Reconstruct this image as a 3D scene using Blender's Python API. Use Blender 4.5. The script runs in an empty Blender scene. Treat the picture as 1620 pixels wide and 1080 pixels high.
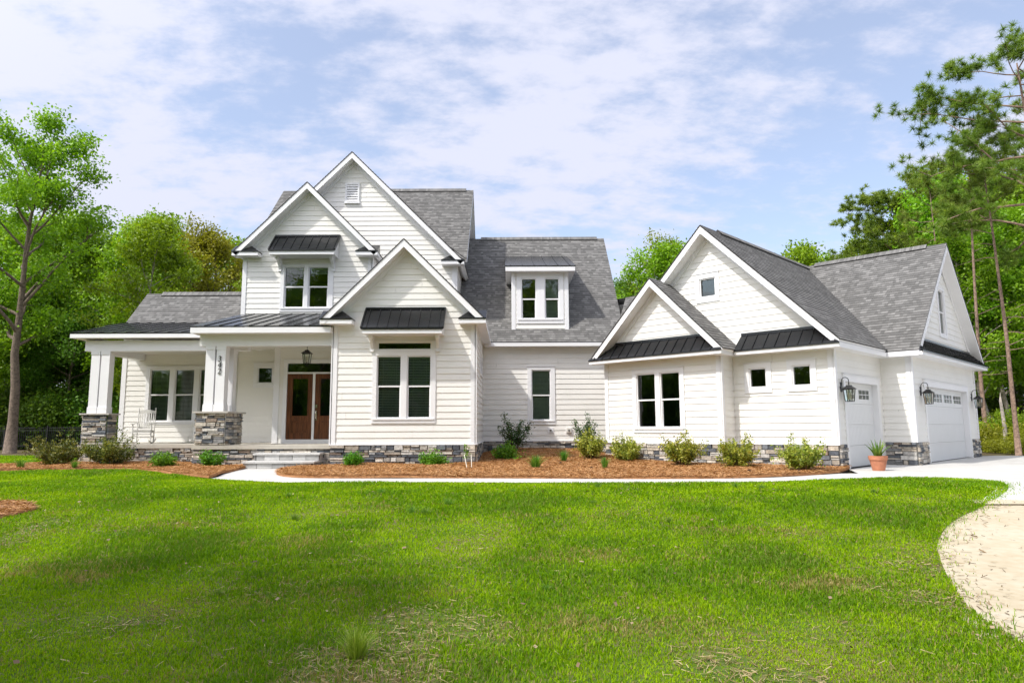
import bpy, math, random
import numpy as np
from mathutils import Vector, Matrix

R = math.radians
scene = bpy.context.scene
col = scene.collection
random.seed(7)

# ------------------------------------------------------------------ camera
TH, RO = R(7.23), R(-0.25)
fwd = Vector((0, math.cos(TH), math.sin(TH)))
up0 = Vector((0, -math.sin(TH), math.cos(TH)))
r0 = Vector((1, 0, 0))
rt = r0 * math.cos(RO) + up0 * math.sin(RO)
upv = up0 * math.cos(RO) - r0 * math.sin(RO)
cam_d = bpy.data.cameras.new("camera")
cam_d.lens, cam_d.sensor_width, cam_d.sensor_fit = 24.0, 36.0, 'HORIZONTAL'
cam_d.clip_start, cam_d.clip_end = 0.05, 2000
cam = bpy.data.objects.new("camera", cam_d)
col.objects.link(cam)
cam.matrix_world = Matrix(((rt.x, upv.x, -fwd.x, 0), (rt.y, upv.y, -fwd.y, 0),
                           (rt.z, upv.z, -fwd.z, 1.05), (0, 0, 0, 1)))
scene.camera = cam

# ------------------------------------------------------------------ light and sky
SUN = Vector((-1.4, -1.0, 2.1)).normalized()
sun_d = bpy.data.lights.new("sun", 'SUN')
sun_d.energy, sun_d.angle, sun_d.color = 2.5, R(1.6), (1.0, 0.955, 0.88)
sun_o = bpy.data.objects.new("sun", sun_d)
col.objects.link(sun_o)
sun_o.location = SUN * 60
sun_o.rotation_euler = SUN.to_track_quat('Z', 'Y').to_euler()

world = bpy.data.worlds.new("World")
scene.world = world
world.use_nodes = True
wn, wl = world.node_tree.nodes, world.node_tree.links
wn.clear()


def N(nodes, t, **kw):
    n = nodes.new(t)
    for k, v in kw.items():
        setattr(n, k, v)
    return n


w_out = N(wn, 'ShaderNodeOutputWorld')
w_bg = N(wn, 'ShaderNodeBackground')
w_bg.inputs['Strength'].default_value = 0.15
sky = N(wn, 'ShaderNodeTexSky', sky_type='NISHITA', sun_disc=False)
sky.sun_elevation = math.asin(SUN.z)
sky.sun_rotation = math.atan2(SUN.x, SUN.y)
sky.air_density, sky.dust_density, sky.ozone_density = 1.0, 0.8, 1.5
tc = N(wn, 'ShaderNodeTexCoord')
sep = N(wn, 'ShaderNodeSeparateXYZ')
wl.new(tc.outputs['Generated'], sep.inputs[0])


def M(nodes, links, op, a, b=None, c=None, clamp=False):
    n = N(nodes, 'ShaderNodeMath', operation=op, use_clamp=clamp)
    for i, v in enumerate((a, b, c)):
        if v is None:
            continue
        if isinstance(v, (int, float)):
            n.inputs[i].default_value = v
        else:
            links.new(v, n.inputs[i])
    return n.outputs[0]


zz = M(wn, wl, 'ADD', M(wn, wl, 'MAXIMUM', sep.outputs['Z'], 0.0), 0.22)
cxy = N(wn, 'ShaderNodeCombineXYZ')
wl.new(M(wn, wl, 'DIVIDE', sep.outputs['X'], zz), cxy.inputs[0])
wl.new(M(wn, wl, 'DIVIDE', sep.outputs['Y'], zz), cxy.inputs[1])
mp = N(wn, 'ShaderNodeMapping')
mp.inputs['Scale'].default_value = (1.0, 1.45, 1)
mp.inputs['Location'].default_value = (3.7, 1.3, 0)
mp.inputs['Rotation'].default_value = (0, 0, R(-14))
wl.new(cxy.outputs[0], mp.inputs[0])
n1 = N(wn, 'ShaderNodeTexNoise')
n1.inputs['Scale'].default_value, n1.inputs['Detail'].default_value, n1.inputs['Roughness'].default_value = 1.1, 7, 0.55
n1.inputs['Distortion'].default_value = 0.35
wl.new(mp.outputs[0], n1.inputs['Vector'])
n2 = N(wn, 'ShaderNodeTexNoise')
n2.inputs['Scale'].default_value, n2.inputs['Detail'].default_value, n2.inputs['Roughness'].default_value = 6.5, 7, 0.62
wl.new(mp.outputs[0], n2.inputs['Vector'])
cl = M(wn, wl, 'ADD', n1.outputs[0], M(wn, wl, 'MULTIPLY', M(wn, wl, 'SUBTRACT', n2.outputs[0], 0.5), 0.75))
cr = N(wn, 'ShaderNodeMapRange', interpolation_type='SMOOTHSTEP')
cr.inputs['From Min'].default_value, cr.inputs['From Max'].default_value = 0.34, 0.60
cr.inputs['To Min'].default_value, cr.inputs['To Max'].default_value = 0.36, 1.0
wl.new(cl, cr.inputs['Value'])
wmix = N(wn, 'ShaderNodeMix', data_type='RGBA')
wl.new(cr.outputs[0], wmix.inputs['Factor'])
wl.new(sky.outputs[0], wmix.inputs['A'])
wmix.inputs['B'].default_value = (3.42, 3.56, 4.28, 1)
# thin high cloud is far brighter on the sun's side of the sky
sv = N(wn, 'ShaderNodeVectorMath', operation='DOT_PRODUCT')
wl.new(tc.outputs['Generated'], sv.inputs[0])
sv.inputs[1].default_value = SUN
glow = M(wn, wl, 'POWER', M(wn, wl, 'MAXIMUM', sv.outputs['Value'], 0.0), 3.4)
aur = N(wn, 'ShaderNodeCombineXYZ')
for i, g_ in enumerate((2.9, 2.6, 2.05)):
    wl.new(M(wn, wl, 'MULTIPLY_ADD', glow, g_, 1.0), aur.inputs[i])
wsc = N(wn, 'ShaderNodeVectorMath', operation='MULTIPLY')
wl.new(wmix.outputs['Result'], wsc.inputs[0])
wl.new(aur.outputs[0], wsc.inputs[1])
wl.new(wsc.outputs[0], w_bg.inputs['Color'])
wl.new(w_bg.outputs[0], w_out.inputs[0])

scene.view_settings.view_transform = 'Standard'
scene.view_settings.look = 'None'
scene.view_settings.exposure = 0.66
scene.view_settings.gamma = 1.0
scene.view_settings.use_curve_mapping = False
scene.render.engine = 'CYCLES'
scene.cycles.max_bounces = 8
scene.cycles.transparent_max_bounces = 12
scene.cycles.use_denoising = True
scene.cycles.caustics_reflective = False
scene.cycles.caustics_refractive = False

# ------------------------------------------------------------------ materials
MATS = {}


def mat(name, base, rough=0.6, metal=0.0, spec=0.5, var=0.0, vscale=3.0, bump=0.0, bscale=40.0, attr=None):
    m = bpy.data.materials.new(name)
    m.use_nodes = True
    nt = m.node_tree
    b = nt.nodes['Principled BSDF']
    b.inputs['Base Color'].default_value = (*base, 1)
    b.inputs['Roughness'].default_value = rough
    b.inputs['Metallic'].default_value = metal
    b.inputs['Specular IOR Level'].default_value = spec
    src = None
    if attr:
        a = N(nt.nodes, 'ShaderNodeAttribute', attribute_name=attr)
        src = a.outputs['Color']
    g = N(nt.nodes, 'ShaderNodeTexCoord')
    if var:
        n = N(nt.nodes, 'ShaderNodeTexNoise')
        n.inputs['Scale'].default_value, n.inputs['Detail'].default_value = vscale, 6
        nt.links.new(g.outputs['Object'], n.inputs['Vector'])
        mr = N(nt.nodes, 'ShaderNodeMapRange')
        mr.inputs['From Min'].default_value, mr.inputs['From Max'].default_value = 0.3, 0.7
        mr.inputs['To Min'].default_value, mr.inputs['To Max'].default_value = 1 - var, 1 + var
        nt.links.new(n.outputs[0], mr.inputs['Value'])
        mx = N(nt.nodes, 'ShaderNodeMix', data_type='RGBA', blend_type='MULTIPLY')
        mx.inputs['Factor'].default_value = 1
        if src:
            nt.links.new(src, mx.inputs['A'])
        else:
            mx.inputs['A'].default_value = (*base, 1)
        nt.links.new(mr.outputs[0], mx.inputs['B'])
        src = mx.outputs['Result']
    if src:
        nt.links.new(src, b.inputs['Base Color'])
    if bump:
        n = N(nt.nodes, 'ShaderNodeTexNoise')
        n.inputs['Scale'].default_value, n.inputs['Detail'].default_value = bscale, 5
        nt.links.new(g.outputs['Object'], n.inputs['Vector'])
        bp = N(nt.nodes, 'ShaderNodeBump')
        bp.inputs['Strength'].default_value, bp.inputs['Distance'].default_value = bump, 0.02
        nt.links.new(n.outputs[0], bp.inputs['Height'])
        nt.links.new(bp.outputs[0], b.inputs['Normal'])
    MATS[name] = m
    return m


m_siding = mat('painted_siding', (0.81, 0.797, 0.762), 0.5, var=0.035, vscale=1.3, bump=0.15, bscale=60)
m_trim = mat('white_trim', (0.80, 0.80, 0.815), 0.42, var=0.02, vscale=2)
m_soffit = mat('soffit_vinyl', (0.78, 0.77, 0.74), 0.5)
m_vinyl = mat('white_vinyl', (0.82, 0.82, 0.83), 0.35)
m_metal = mat('black_metal_roof', (0.011, 0.012, 0.014), 0.22, var=0.25, vscale=1.5)
m_edge = mat('asphalt_edge', (0.045, 0.044, 0.045), 0.9)
m_iron = mat('black_iron', (0.014, 0.014, 0.015), 0.4)
m_stone = mat('ledge_stone', (0.3, 0.3, 0.3), 0.85, var=0.28, vscale=14, bump=0.7, bscale=45, attr='col')
m_mortar = mat('mortar', (0.13, 0.125, 0.12), 0.95)
m_cap = mat('cast_stone', (0.50, 0.475, 0.43), 0.8, var=0.10, vscale=7, bump=0.3, bscale=30)
m_slab = mat('porch_concrete', (0.46, 0.43, 0.37), 0.8, var=0.10, vscale=4, bump=0.2, bscale=30)
m_stepstone = mat('step_stone', (0.58, 0.575, 0.56), 0.7, var=0.12, vscale=9, bump=0.3, bscale=35, attr='col')
m_room = mat('dark_room', (0.032, 0.040, 0.034), 0.9)
m_blind = mat('window_blind', (0.72, 0.73, 0.68), 0.6)
m_gdoor = mat('garage_door_paint', (0.72, 0.73, 0.735), 0.4, var=0.015, vscale=2)
m_nickel = mat('satin_nickel', (0.62, 0.57, 0.47), 0.25, metal=1.0)
m_terra = mat('terracotta', (0.50, 0.20, 0.11), 0.8, var=0.18, vscale=9, bump=0.2)
m_candle = mat('candle_sleeve', (0.75, 0.68, 0.5), 0.5)
m_chair = mat('chair_paint', (0.70, 0.69, 0.66), 0.5, var=0.05, vscale=8)
m_bark = mat('grey_brown_bark', (0.17, 0.13, 0.10), 0.95, var=0.45, vscale=9, bump=1.0, bscale=14)
m_pbark = mat('pine_bark', (0.25, 0.17, 0.125), 0.95, var=0.45, vscale=8, bump=1.0, bscale=12)
m_palebark = mat('pale_bark', (0.34, 0.30, 0.25), 0.9, var=0.35, vscale=8, bump=0.6, bscale=14)
m_stem = mat('shrub_stem', (0.12, 0.09, 0.06), 0.9)
m_stake = mat('bamboo_stake', (0.70, 0.66, 0.56), 0.6)
m_cone = mat('pine_cone', (0.10, 0.06, 0.04), 0.9)
m_plate = mat('outlet_plastic', (0.74, 0.72, 0.66), 0.4)


def glass_mat(name, tint, rough=0.01, boost=0.0):
    m = bpy.data.materials.new(name)
    m.use_nodes = True
    nt = m.node_tree
    nt.nodes.clear()
    o = N(nt.nodes, 'ShaderNodeOutputMaterial')
    mx = N(nt.nodes, 'ShaderNodeMixShader')
    tr = N(nt.nodes, 'ShaderNodeBsdfTransparent')
    tr.inputs[0].default_value = (*tint, 1)
    gl = N(nt.nodes, 'ShaderNodeBsdfGlossy')
    gl.inputs['Color'].default_value = (0.9, 0.95, 0.92, 1)
    gl.inputs['Roughness'].default_value = rough
    fr = N(nt.nodes, 'ShaderNodeFresnel')
    fr.inputs['IOR'].default_value = 1.52
    # ripple of real float glass
    g = N(nt.nodes, 'ShaderNodeTexCoord')
    nz = N(nt.nodes, 'ShaderNodeTexNoise')
    nz.inputs['Scale'].default_value = 1.6
    nt.links.new(g.outputs['Object'], nz.inputs['Vector'])
    bp = N(nt.nodes, 'ShaderNodeBump')
    bp.inputs['Strength'].default_value, bp.inputs['Distance'].default_value = 0.12, 0.03
    nt.links.new(nz.outputs[0], bp.inputs['Height'])
    nt.links.new(bp.outputs[0], gl.inputs['Normal'])
    f2 = M(nt.nodes, nt.links, 'MULTIPLY_ADD', fr.outputs[0], 1.25, boost, clamp=True)
    nt.links.new(f2, mx.inputs[0])
    nt.links.new(tr.outputs[0], mx.inputs[1])
    nt.links.new(gl.outputs[0], mx.inputs[2])
    nt.links.new(mx.outputs[0], o.inputs[0])
    return m


m_glass = glass_mat('window_glass', (0.60, 0.70, 0.64), boost=0.045)
m_lglass = glass_mat('lantern_glass', (0.93, 0.95, 0.92))


def shingle_mat():
    m = bpy.data.materials.new('asphalt_shingle')
    m.use_nodes = True
    nt = m.node_tree
    nd, lk = nt.nodes, nt.links
    b = nd['Principled BSDF']
    b.inputs['Roughness'].default_value = 0.9
    b.inputs['Specular IOR Level'].default_value = 0.25
    uv = N(nd, 'ShaderNodeUVMap')
    sp = N(nd, 'ShaderNodeSeparateXYZ')
    lk.new(uv.outputs[0], sp.inputs[0])
    row = M(nd, lk, 'FLOOR', M(nd, lk, 'DIVIDE', sp.outputs[1], 0.127))
    w1 = N(nd, 'ShaderNodeTexWhiteNoise', noise_dimensions='1D')
    lk.new(row, w1.inputs['W'])
    off = M(nd, lk, 'MULTIPLY', w1.outputs[0], 7.3)
    su = M(nd, lk, 'ADD', sp.outputs[0], off)
    # uneven tab widths: warp s by a row dependent wobble before flooring
    wob = M(nd, lk, 'MULTIPLY', M(nd, lk, 'SINE', M(nd, lk, 'MULTIPLY', su, 9.7)), 0.055)
    colm = M(nd, lk, 'FLOOR', M(nd, lk, 'DIVIDE', M(nd, lk, 'ADD', su, wob), 0.135))
    cv = N(nd, 'ShaderNodeCombineXYZ')
    lk.new(row, cv.inputs[0])
    lk.new(colm, cv.inputs[1])
    w2 = N(nd, 'ShaderNodeTexWhiteNoise', noise_dimensions='2D')
    lk.new(cv.outputs[0], w2.inputs['Vector'])
    rp = N(nd, 'ShaderNodeValToRGB')
    rp.color_ramp.interpolation = 'LINEAR'
    e = rp.color_ramp.elements
    e[0].position, e[0].color = 0.0, (0.112, 0.110, 0.106, 1)
    e[1].position, e[1].color = 1.0, (0.212, 0.208, 0.201, 1)
    k = rp.color_ramp.elements.new(0.55)
    k.color = (0.146, 0.143, 0.138, 1)
    k = rp.color_ramp.elements.new(0.85)
    k.color = (0.182, 0.178, 0.172, 1)
    lk.new(w2.outputs[0], rp.inputs[0])
    g = N(nd, 'ShaderNodeTexCoord')
    nz = N(nd, 'ShaderNodeTexNoise')
    nz.inputs['Scale'].default_value, nz.inputs['Detail'].default_value = 55, 3
    lk.new(g.outputs['Object'], nz.inputs['Vector'])
    nb = N(nd, 'ShaderNodeTexNoise')
    nb.inputs['Scale'].default_value, nb.inputs['Detail'].default_value = 0.8, 4
    lk.new(g.outputs['Object'], nb.inputs['Vector'])
    mm = M(nd, lk, 'MULTIPLY', M(nd, lk, 'ADD', M(nd, lk, 'MULTIPLY', nz.outputs[0], 0.6), 0.7),
           M(nd, lk, 'ADD', M(nd, lk, 'MULTIPLY', nb.outputs[0], 0.3), 0.85))
    mx = N(nd, 'ShaderNodeMix', data_type='RGBA', blend_type='MULTIPLY')
    mx.inputs['Factor'].default_value = 1
    lk.new(rp.outputs[0], mx.inputs['A'])
    lk.new(mm, mx.inputs['B'])
    lk.new(mx.outputs['Result'], b.inputs['Base Color'])
    bp = N(nd, 'ShaderNodeBump')
    bp.inputs['Strength'].default_value, bp.inputs['Distance'].default_value = 0.5, 0.01
    lk.new(w2.outputs[0], bp.inputs['Height'])
    lk.new(bp.outputs[0], b.inputs['Normal'])
    return m


m_shingle = shingle_mat()


def wood_mat():
    m = bpy.data.materials.new('mahogany_door')
    m.use_nodes = True
    nd, lk = m.node_tree.nodes, m.node_tree.links
    b = nd['Principled BSDF']
    b.inputs['Roughness'].default_value = 0.35
    g = N(nd, 'ShaderNodeTexCoord')
    mpp = N(nd, 'ShaderNodeMapping')
    mpp.inputs['Scale'].default_value = (18, 18, 1.2)
    lk.new(g.outputs['Object'], mpp.inputs[0])
    n = N(nd, 'ShaderNodeTexNoise')
    n.inputs['Scale'].default_value, n.inputs['Detail'].default_value = 2.0, 6
    lk.new(mpp.outputs[0], n.inputs['Vector'])
    rp = N(nd, 'ShaderNodeValToRGB')
    rp.color_ramp.elements[0].position, rp.color_ramp.elements[0].color = 0.3, (0.050, 0.015, 0.006, 1)
    rp.color_ramp.elements[1].position, rp.color_ramp.elements[1].color = 0.75, (0.20, 0.066, 0.022, 1)
    lk.new(n.outputs[0], rp.inputs[0])
    lk.new(rp.outputs[0], b.inputs['Base Color'])
    return m


m_wood = wood_mat()


def leaf_mat(name, dark, mid, light, trans=0.35, objvar=0.25, spec=0.3):
    m = bpy.data.materials.new(name)
    m.use_nodes = True
    nd, lk = m.node_tree.nodes, m.node_tree.links
    nd.clear()
    o = N(nd, 'ShaderNodeOutputMaterial')
    at = N(nd, 'ShaderNodeAttribute', attribute_name='tint')
    rp = N(nd, 'ShaderNodeValToRGB')
    e = rp.color_ramp.elements
    e[0].color, e[1].color = (*dark, 1), (*light, 1)
    k = e.new(0.5)
    k.color = (*mid, 1)
    lk.new(at.outputs['Fac'], rp.inputs[0])
    oi = N(nd, 'ShaderNodeObjectInfo')
    hs = N(nd, 'ShaderNodeHueSaturation')
    lk.new(rp.outputs[0], hs.inputs['Color'])
    lk.new(M(nd, lk, 'MULTIPLY_ADD', oi.outputs['Random'], 0.035, 0.4825), hs.inputs['Hue'])
    lk.new(M(nd, lk, 'MULTIPLY_ADD', oi.outputs['Random'], objvar, 1 - objvar / 2), hs.inputs['Value'])
    df = N(nd, 'ShaderNodeBsdfPrincipled')
    df.inputs['Roughness'].default_value = 0.45
    df.inputs['Specular IOR Level'].default_value = spec
    lk.new(hs.outputs[0], df.inputs['Base Color'])
    tr = N(nd, 'ShaderNodeBsdfTranslucent')
    mxc = N(nd, 'ShaderNodeMix', data_type='RGBA', blend_type='MULTIPLY')
    mxc.inputs['Factor'].default_value = 1
    lk.new(hs.outputs[0], mxc.inputs['A'])
    mxc.inputs['B'].default_value = (1.5, 1.5, 0.6, 1)
    lk.new(mxc.outputs['Result'], tr.inputs[0])
    mx = N(nd, 'ShaderNodeMixShader')
    mx.inputs[0].default_value = trans
    lk.new(df.outputs[0], mx.inputs[1])
    lk.new(tr.outputs[0], mx.inputs[2])
    lk.new(mx.outputs[0], o.inputs[0])
    return m


m_leafA = leaf_mat('spring_leaf', (0.10, 0.19, 0.010), (0.20, 0.35, 0.016), (0.34, 0.52, 0.03))
m_leafB = leaf_mat('dark_leaf', (0.06, 0.125, 0.013), (0.11, 0.22, 0.02), (0.20, 0.34, 0.04))
m_leafY = leaf_mat('olive_leaf', (0.13, 0.15, 0.012), (0.25, 0.27, 0.02), (0.40, 0.40, 0.035))
m_needle = leaf_mat('pine_needle', (0.075, 0.12, 0.016), (0.15, 0.22, 0.028), (0.30, 0.36, 0.06), trans=0.35)
m_shrubV = leaf_mat('variegated_leaf', (0.06, 0.10, 0.012), (0.25, 0.31, 0.03), (0.72, 0.68, 0.15), trans=0.25, objvar=0.12)
m_shrubO = leaf_mat('bronze_green_leaf', (0.04, 0.065, 0.012), (0.11, 0.14, 0.022), (0.38, 0.36, 0.08), trans=0.25, objvar=0.12)
m_shrubG = leaf_mat('bright_shrub_leaf', (0.05, 0.15, 0.010), (0.105, 0.27, 0.014), (0.20, 0.40, 0.03), trans=0.3, objvar=0.12)
m_shrubD = leaf_mat('holly_leaf', (0.026, 0.065, 0.018), (0.055, 0.12, 0.03), (0.14, 0.21, 0.07), trans=0.15, objvar=0.1)
m_tuft = leaf_mat('tuft_blade', (0.05, 0.15, 0.02), (0.11, 0.26, 0.03), (0.26, 0.36, 0.07), trans=0.3, objvar=0.1)
m_pale = leaf_mat('pale_tuft_blade', (0.14, 0.26, 0.02), (0.26, 0.40, 0.05), (0.42, 0.52, 0.12), trans=0.3, objvar=0.0)
m_blade = leaf_mat('iris_blade', (0.06, 0.15, 0.03), (0.12, 0.25, 0.05), (0.30, 0.40, 0.10), trans=0.3, objvar=0.05)
m_grass = leaf_mat('grass_blade', (0.40, 0.29, 0.13), (0.095, 0.22, 0.003), (0.34, 0.48, 0.005), trans=0.35, objvar=0.0, spec=0.06)
m_straw = leaf_mat('pine_straw', (0.22, 0.092, 0.034), (0.41, 0.195, 0.08), (0.58, 0.34, 0.165), trans=0.1, objvar=0.0, spec=0.15)
m_thatch = leaf_mat('dry_thatch', (0.17, 0.12, 0.05), (0.33, 0.25, 0.12), (0.52, 0.42, 0.24), trans=0.1, objvar=0.0, spec=0.1)
m_debris = leaf_mat('dry_debris', (0.10, 0.06, 0.035), (0.24, 0.16, 0.09), (0.40, 0.31, 0.2), trans=0.05, objvar=0.0)


def ground_mat(name, stops, scale, fine, bump, rough=0.95, bdist=0.03, stretch=(1, 1, 1)):
    m = bpy.data.materials.new(name)
    m.use_nodes = True
    nd, lk = m.node_tree.nodes, m.node_tree.links
    b = nd['Principled BSDF']
    b.inputs['Roughness'].default_value = rough
    b.inputs['Specular IOR Level'].default_value = 0.2
    g = N(nd, 'ShaderNodeTexCoord')
    mpp = N(nd, 'ShaderNodeMapping')
    mpp.inputs['Scale'].default_value = stretch
    lk.new(g.outputs['Object'], mpp.inputs[0])
    a = N(nd, 'ShaderNodeTexNoise')
    a.inputs['Scale'].default_value, a.inputs['Detail'].default_value, a.inputs['Roughness'].default_value = scale, 8, 0.6
    lk.new(mpp.outputs[0], a.inputs['Vector'])
    c = N(nd, 'ShaderNodeTexNoise')
    c.inputs['Scale'].default_value, c.inputs['Detail'].default_value = fine, 4
    lk.new(mpp.outputs[0], c.inputs['Vector'])
    v = M(nd, lk, 'ADD', M(nd, lk, 'MULTIPLY', a.outputs[0], 0.6), M(nd, lk, 'MULTIPLY', c.outputs[0], 0.4))
    rp = N(nd, 'ShaderNodeValToRGB')
    e = rp.color_ramp.elements
    e[0].position, e[0].color = stops[0][0], (*stops[0][1], 1)
    e[1].position, e[1].color = stops[-1][0], (*stops[-1][1], 1)
    for p, q in stops[1:-1]:
        k = e.new(p)
        k.color = (*q, 1)
    lk.new(v, rp.inputs[0])
    lk.new(rp.outputs[0], b.inputs['Base Color'])
    bp = N(nd, 'ShaderNodeBump')
    bp.inputs['Strength'].default_value, bp.inputs['Distance'].default_value = bump, bdist
    lk.new(v, bp.inputs['Height'])
    lk.new(bp.outputs[0], b.inputs['Normal'])
    return m


m_floor = ground_mat('forest_floor', [(0.3, (0.05, 0.035, 0.02)), (0.5, (0.10, 0.075, 0.04)), (0.7, (0.09, 0.11, 0.03))], 0.6, 9, 0.8)
m_soil = ground_mat('lawn_soil', [(0.3, (0.06, 0.11, 0.010)), (0.46, (0.08, 0.13, 0.018)), (0.56, (0.14, 0.13, 0.05)), (0.72, (0.23, 0.18, 0.10))], 0.9, 14, 0.6)
m_mulch = ground_mat('pine_straw_mulch', [(0.3, (0.20, 0.09, 0.038)), (0.5, (0.34, 0.165, 0.072)), (0.7, (0.44, 0.24, 0.115))], 2.5, 45, 0.9)
m_conc = ground_mat('pale_concrete', [(0.3, (0.40, 0.385, 0.355)), (0.5, (0.51, 0.50, 0.475)), (0.7, (0.55, 0.54, 0.52))], 0.9, 40, 0.15, rough=0.85, bdist=0.01)
m_sand = ground_mat('sandy_soil', [(0.32, (0.30, 0.225, 0.14)), (0.40, (0.45, 0.38, 0.265)), (0.54, (0.50, 0.44, 0.325)), (0.70, (0.51, 0.47, 0.385))], 1.1, 9, 0.35, stretch=(1, 1.05, 1))

# ------------------------------------------------------------------ mesh tools


def tag(o, label=None, cat=None, group=None, kind=None):
    for k, v in (('label', label), ('category', cat), ('group', group), ('kind', kind)):
        if v:
            o[k] = v
    return o


def thing(name, loc, label, cat, group=None, rz=0.0):
    o = bpy.data.objects.new(name, None)
    col.objects.link(o)
    o.location = loc
    o.rotation_euler.z = rz
    o.empty_display_size = 0.2
    return tag(o, label, cat, group)


class MB:
    def __init__(s):
        s.v, s.f, s.m, s.uv, s.c = [], [], [], [], []
        s.hasuv = s.hascol = False

    def poly(s, pts, mi=0, uv=None, c=None):
        i = len(s.v)
        s.v.extend([tuple(p) for p in pts])
        s.f.append(tuple(range(i, i + len(pts))))
        s.m.append(mi)
        s.uv.append(uv)
        s.c.append(c)
        if uv:
            s.hasuv = True
        if c:
            s.hascol = True

    def hexa(s, p, mi=0, c=None, skip=()):
        # p: 8 points, bottom loop 0-3, top loop 4-7
        for k, q in enumerate(((0, 3, 2, 1), (4, 5, 6, 7), (0, 1, 5, 4), (1, 2, 6, 5), (2, 3, 7, 6), (3, 0, 4, 7))):
            if k not in skip:
                s.poly([p[j] for j in q], mi, None, c)

    def box(s, x0, x1, y0, y1, z0, z1, mi=0, c=None):
        s.hexa([(x0, y0, z0), (x1, y0, z0), (x1, y1, z0), (x0, y1, z0),
                (x0, y0, z1), (x1, y0, z1), (x1, y1, z1), (x0, y1, z1)], mi, c)

    def pbox(s, pl, s0, s1, t0, t1, d0, d1, mi=0, c=None):
        P = pl.p
        s.hexa([P(s0, t0, d0), P(s1, t0, d0), P(s1, t0, d1), P(s0, t0, d1),
                P(s0, t1, d0), P(s1, t1, d0), P(s1, t1, d1), P(s0, t1, d1)], mi, c)

    def bar(s, a, b, w, h, mi=0, up=(0, 0, 1)):
        a, b, up = Vector(a), Vector(b), Vector(up)
        d = (b - a).normalized()
        x = d.cross(up)
        if x.length < 1e-4:
            x = d.cross(Vector((1, 0, 0)))
        x.normalize()
        y = x.cross(d)
        x, y = x * w / 2, y * h / 2
        s.hexa([a - x - y, a + x - y, a + x + y, a - x + y, b - x - y, b + x - y, b + x + y, b - x + y], mi)

    def tube(s, pts, rad, n=6, mi=0, cap=True):
        pts = [Vector(p) for p in pts]
        if isinstance(rad, (int, float)):
            rad = [rad] * len(pts)
        base = len(s.v)
        ref = Vector((0.31, 0.77, 0.55))
        for i, p in enumerate(pts):
            d = (pts[min(i + 1, len(pts) - 1)] - pts[max(i - 1, 0)]).normalized()
            x = d.cross(ref).normalized()
            y = d.cross(x)
            for k in range(n):
                a = 2 * math.pi * k / n
                s.v.append(tuple(p + (x * math.cos(a) + y * math.sin(a)) * rad[i]))
        for i in range(len(pts) - 1):
            for k in range(n):
                k2 = (k + 1) % n
                s.f.append((base + i * n + k, base + i * n + k2, base + (i + 1) * n + k2, base + (i + 1) * n + k))
                s.m.append(mi)
                s.uv.append(None)
                s.c.append(None)
        if cap:
            for q in (range(base, base + n), range(base + (len(pts) - 1) * n, base + len(pts) * n)):
                s.f.append(tuple(q))
                s.m.append(mi)
                s.uv.append(None)
                s.c.append(None)

    def lathe(s, o, prof, n=20, mi=0):
        base = len(s.v)
        for r_, z in prof:
            for k in range(n):
                a = 2 * math.pi * k / n
                s.v.append((o[0] + r_ * math.cos(a), o[1] + r_ * math.sin(a), o[2] + z))
        for i in range(len(prof) - 1):
            for k in range(n):
                k2 = (k + 1) % n
                s.f.append((base + i * n + k, base + i * n + k2, base + (i + 1) * n + k2, base + (i + 1) * n + k))
                s.m.append(mi)
                s.uv.append(None)
                s.c.append(None)

    def build(s, name, mats, parent=None, smooth=False, local=False):
        me = bpy.data.meshes.new(name)
        me.from_pydata(s.v, [], s.f)
        for m_ in mats:
            me.materials.append(m_)
        me.polygons.foreach_set('material_index', s.m)
        if s.hasuv:
            l = me.uv_layers.new(name='UVMap')
            k = 0
            for f_, u in zip(s.f, s.uv):
                for j in range(len(f_)):
                    if u:
                        l.data[k].uv = u[j]
                    k += 1
        if s.hascol:
            at = me.attributes.new('col', 'FLOAT_COLOR', 'FACE')
            at.data.foreach_set('color', [x for c in s.c for x in (*(c or (0.3, 0.3, 0.3)), 1)])
        if smooth:
            me.polygons.foreach_set('use_smooth', [True] * len(s.f))
        me.update()
        o = bpy.data.objects.new(name, me)
        col.objects.link(o)
        if parent:
            o.parent = parent
            if not local:
                # a part of a part hangs under a mesh already built in world metres
                if parent.type == 'EMPTY':
                    o.matrix_parent_inverse = Matrix.Translation(-parent.location)
        return o


def np_mesh(name, verts, faces, mats, parent=None, tint=None, local=True):
    """verts (n,3), faces (m,k) with constant k, tint per face"""
    me = bpy.data.meshes.new(name)
    m_, k = faces.shape
    me.vertices.add(len(verts))
    me.vertices.foreach_set('co', np.ascontiguousarray(verts, dtype=np.float32).ravel())
    me.loops.add(m_ * k)
    me.loops.foreach_set('vertex_index', np.ascontiguousarray(faces, dtype=np.int32).ravel())
    me.polygons.add(m_)
    me.polygons.foreach_set('loop_start', np.arange(0, m_ * k, k, dtype=np.int32))
    me.polygons.foreach_set('loop_total', np.full(m_, k, dtype=np.int32))
    for q in mats:
        me.materials.append(q)
    if tint is not None:
        at = me.attributes.new('tint', 'FLOAT', 'FACE')
        at.data.foreach_set('value', np.ascontiguousarray(tint, dtype=np.float32))
    me.update(calc_edges=True)
    me.validate()
    o = bpy.data.objects.new(name, me)
    col.objects.link(o)
    if parent:
        o.parent = parent
    return o


class Pl:
    def __init__(s, o, S, T, Nn):
        s.o, s.S, s.T, s.N = Vector(o), Vector(S).normalized(), Vector(T).normalized(), Vector(Nn).normalized()

    def p(s, a, b, d=0.0):
        return s.o + s.S * a + s.T * b + s.N * d


Z3 = Vector((0, 0, 1))


def front(y):
    return Pl((0, y, 0), (1, 0, 0), Z3, (0, -1, 0))


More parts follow.
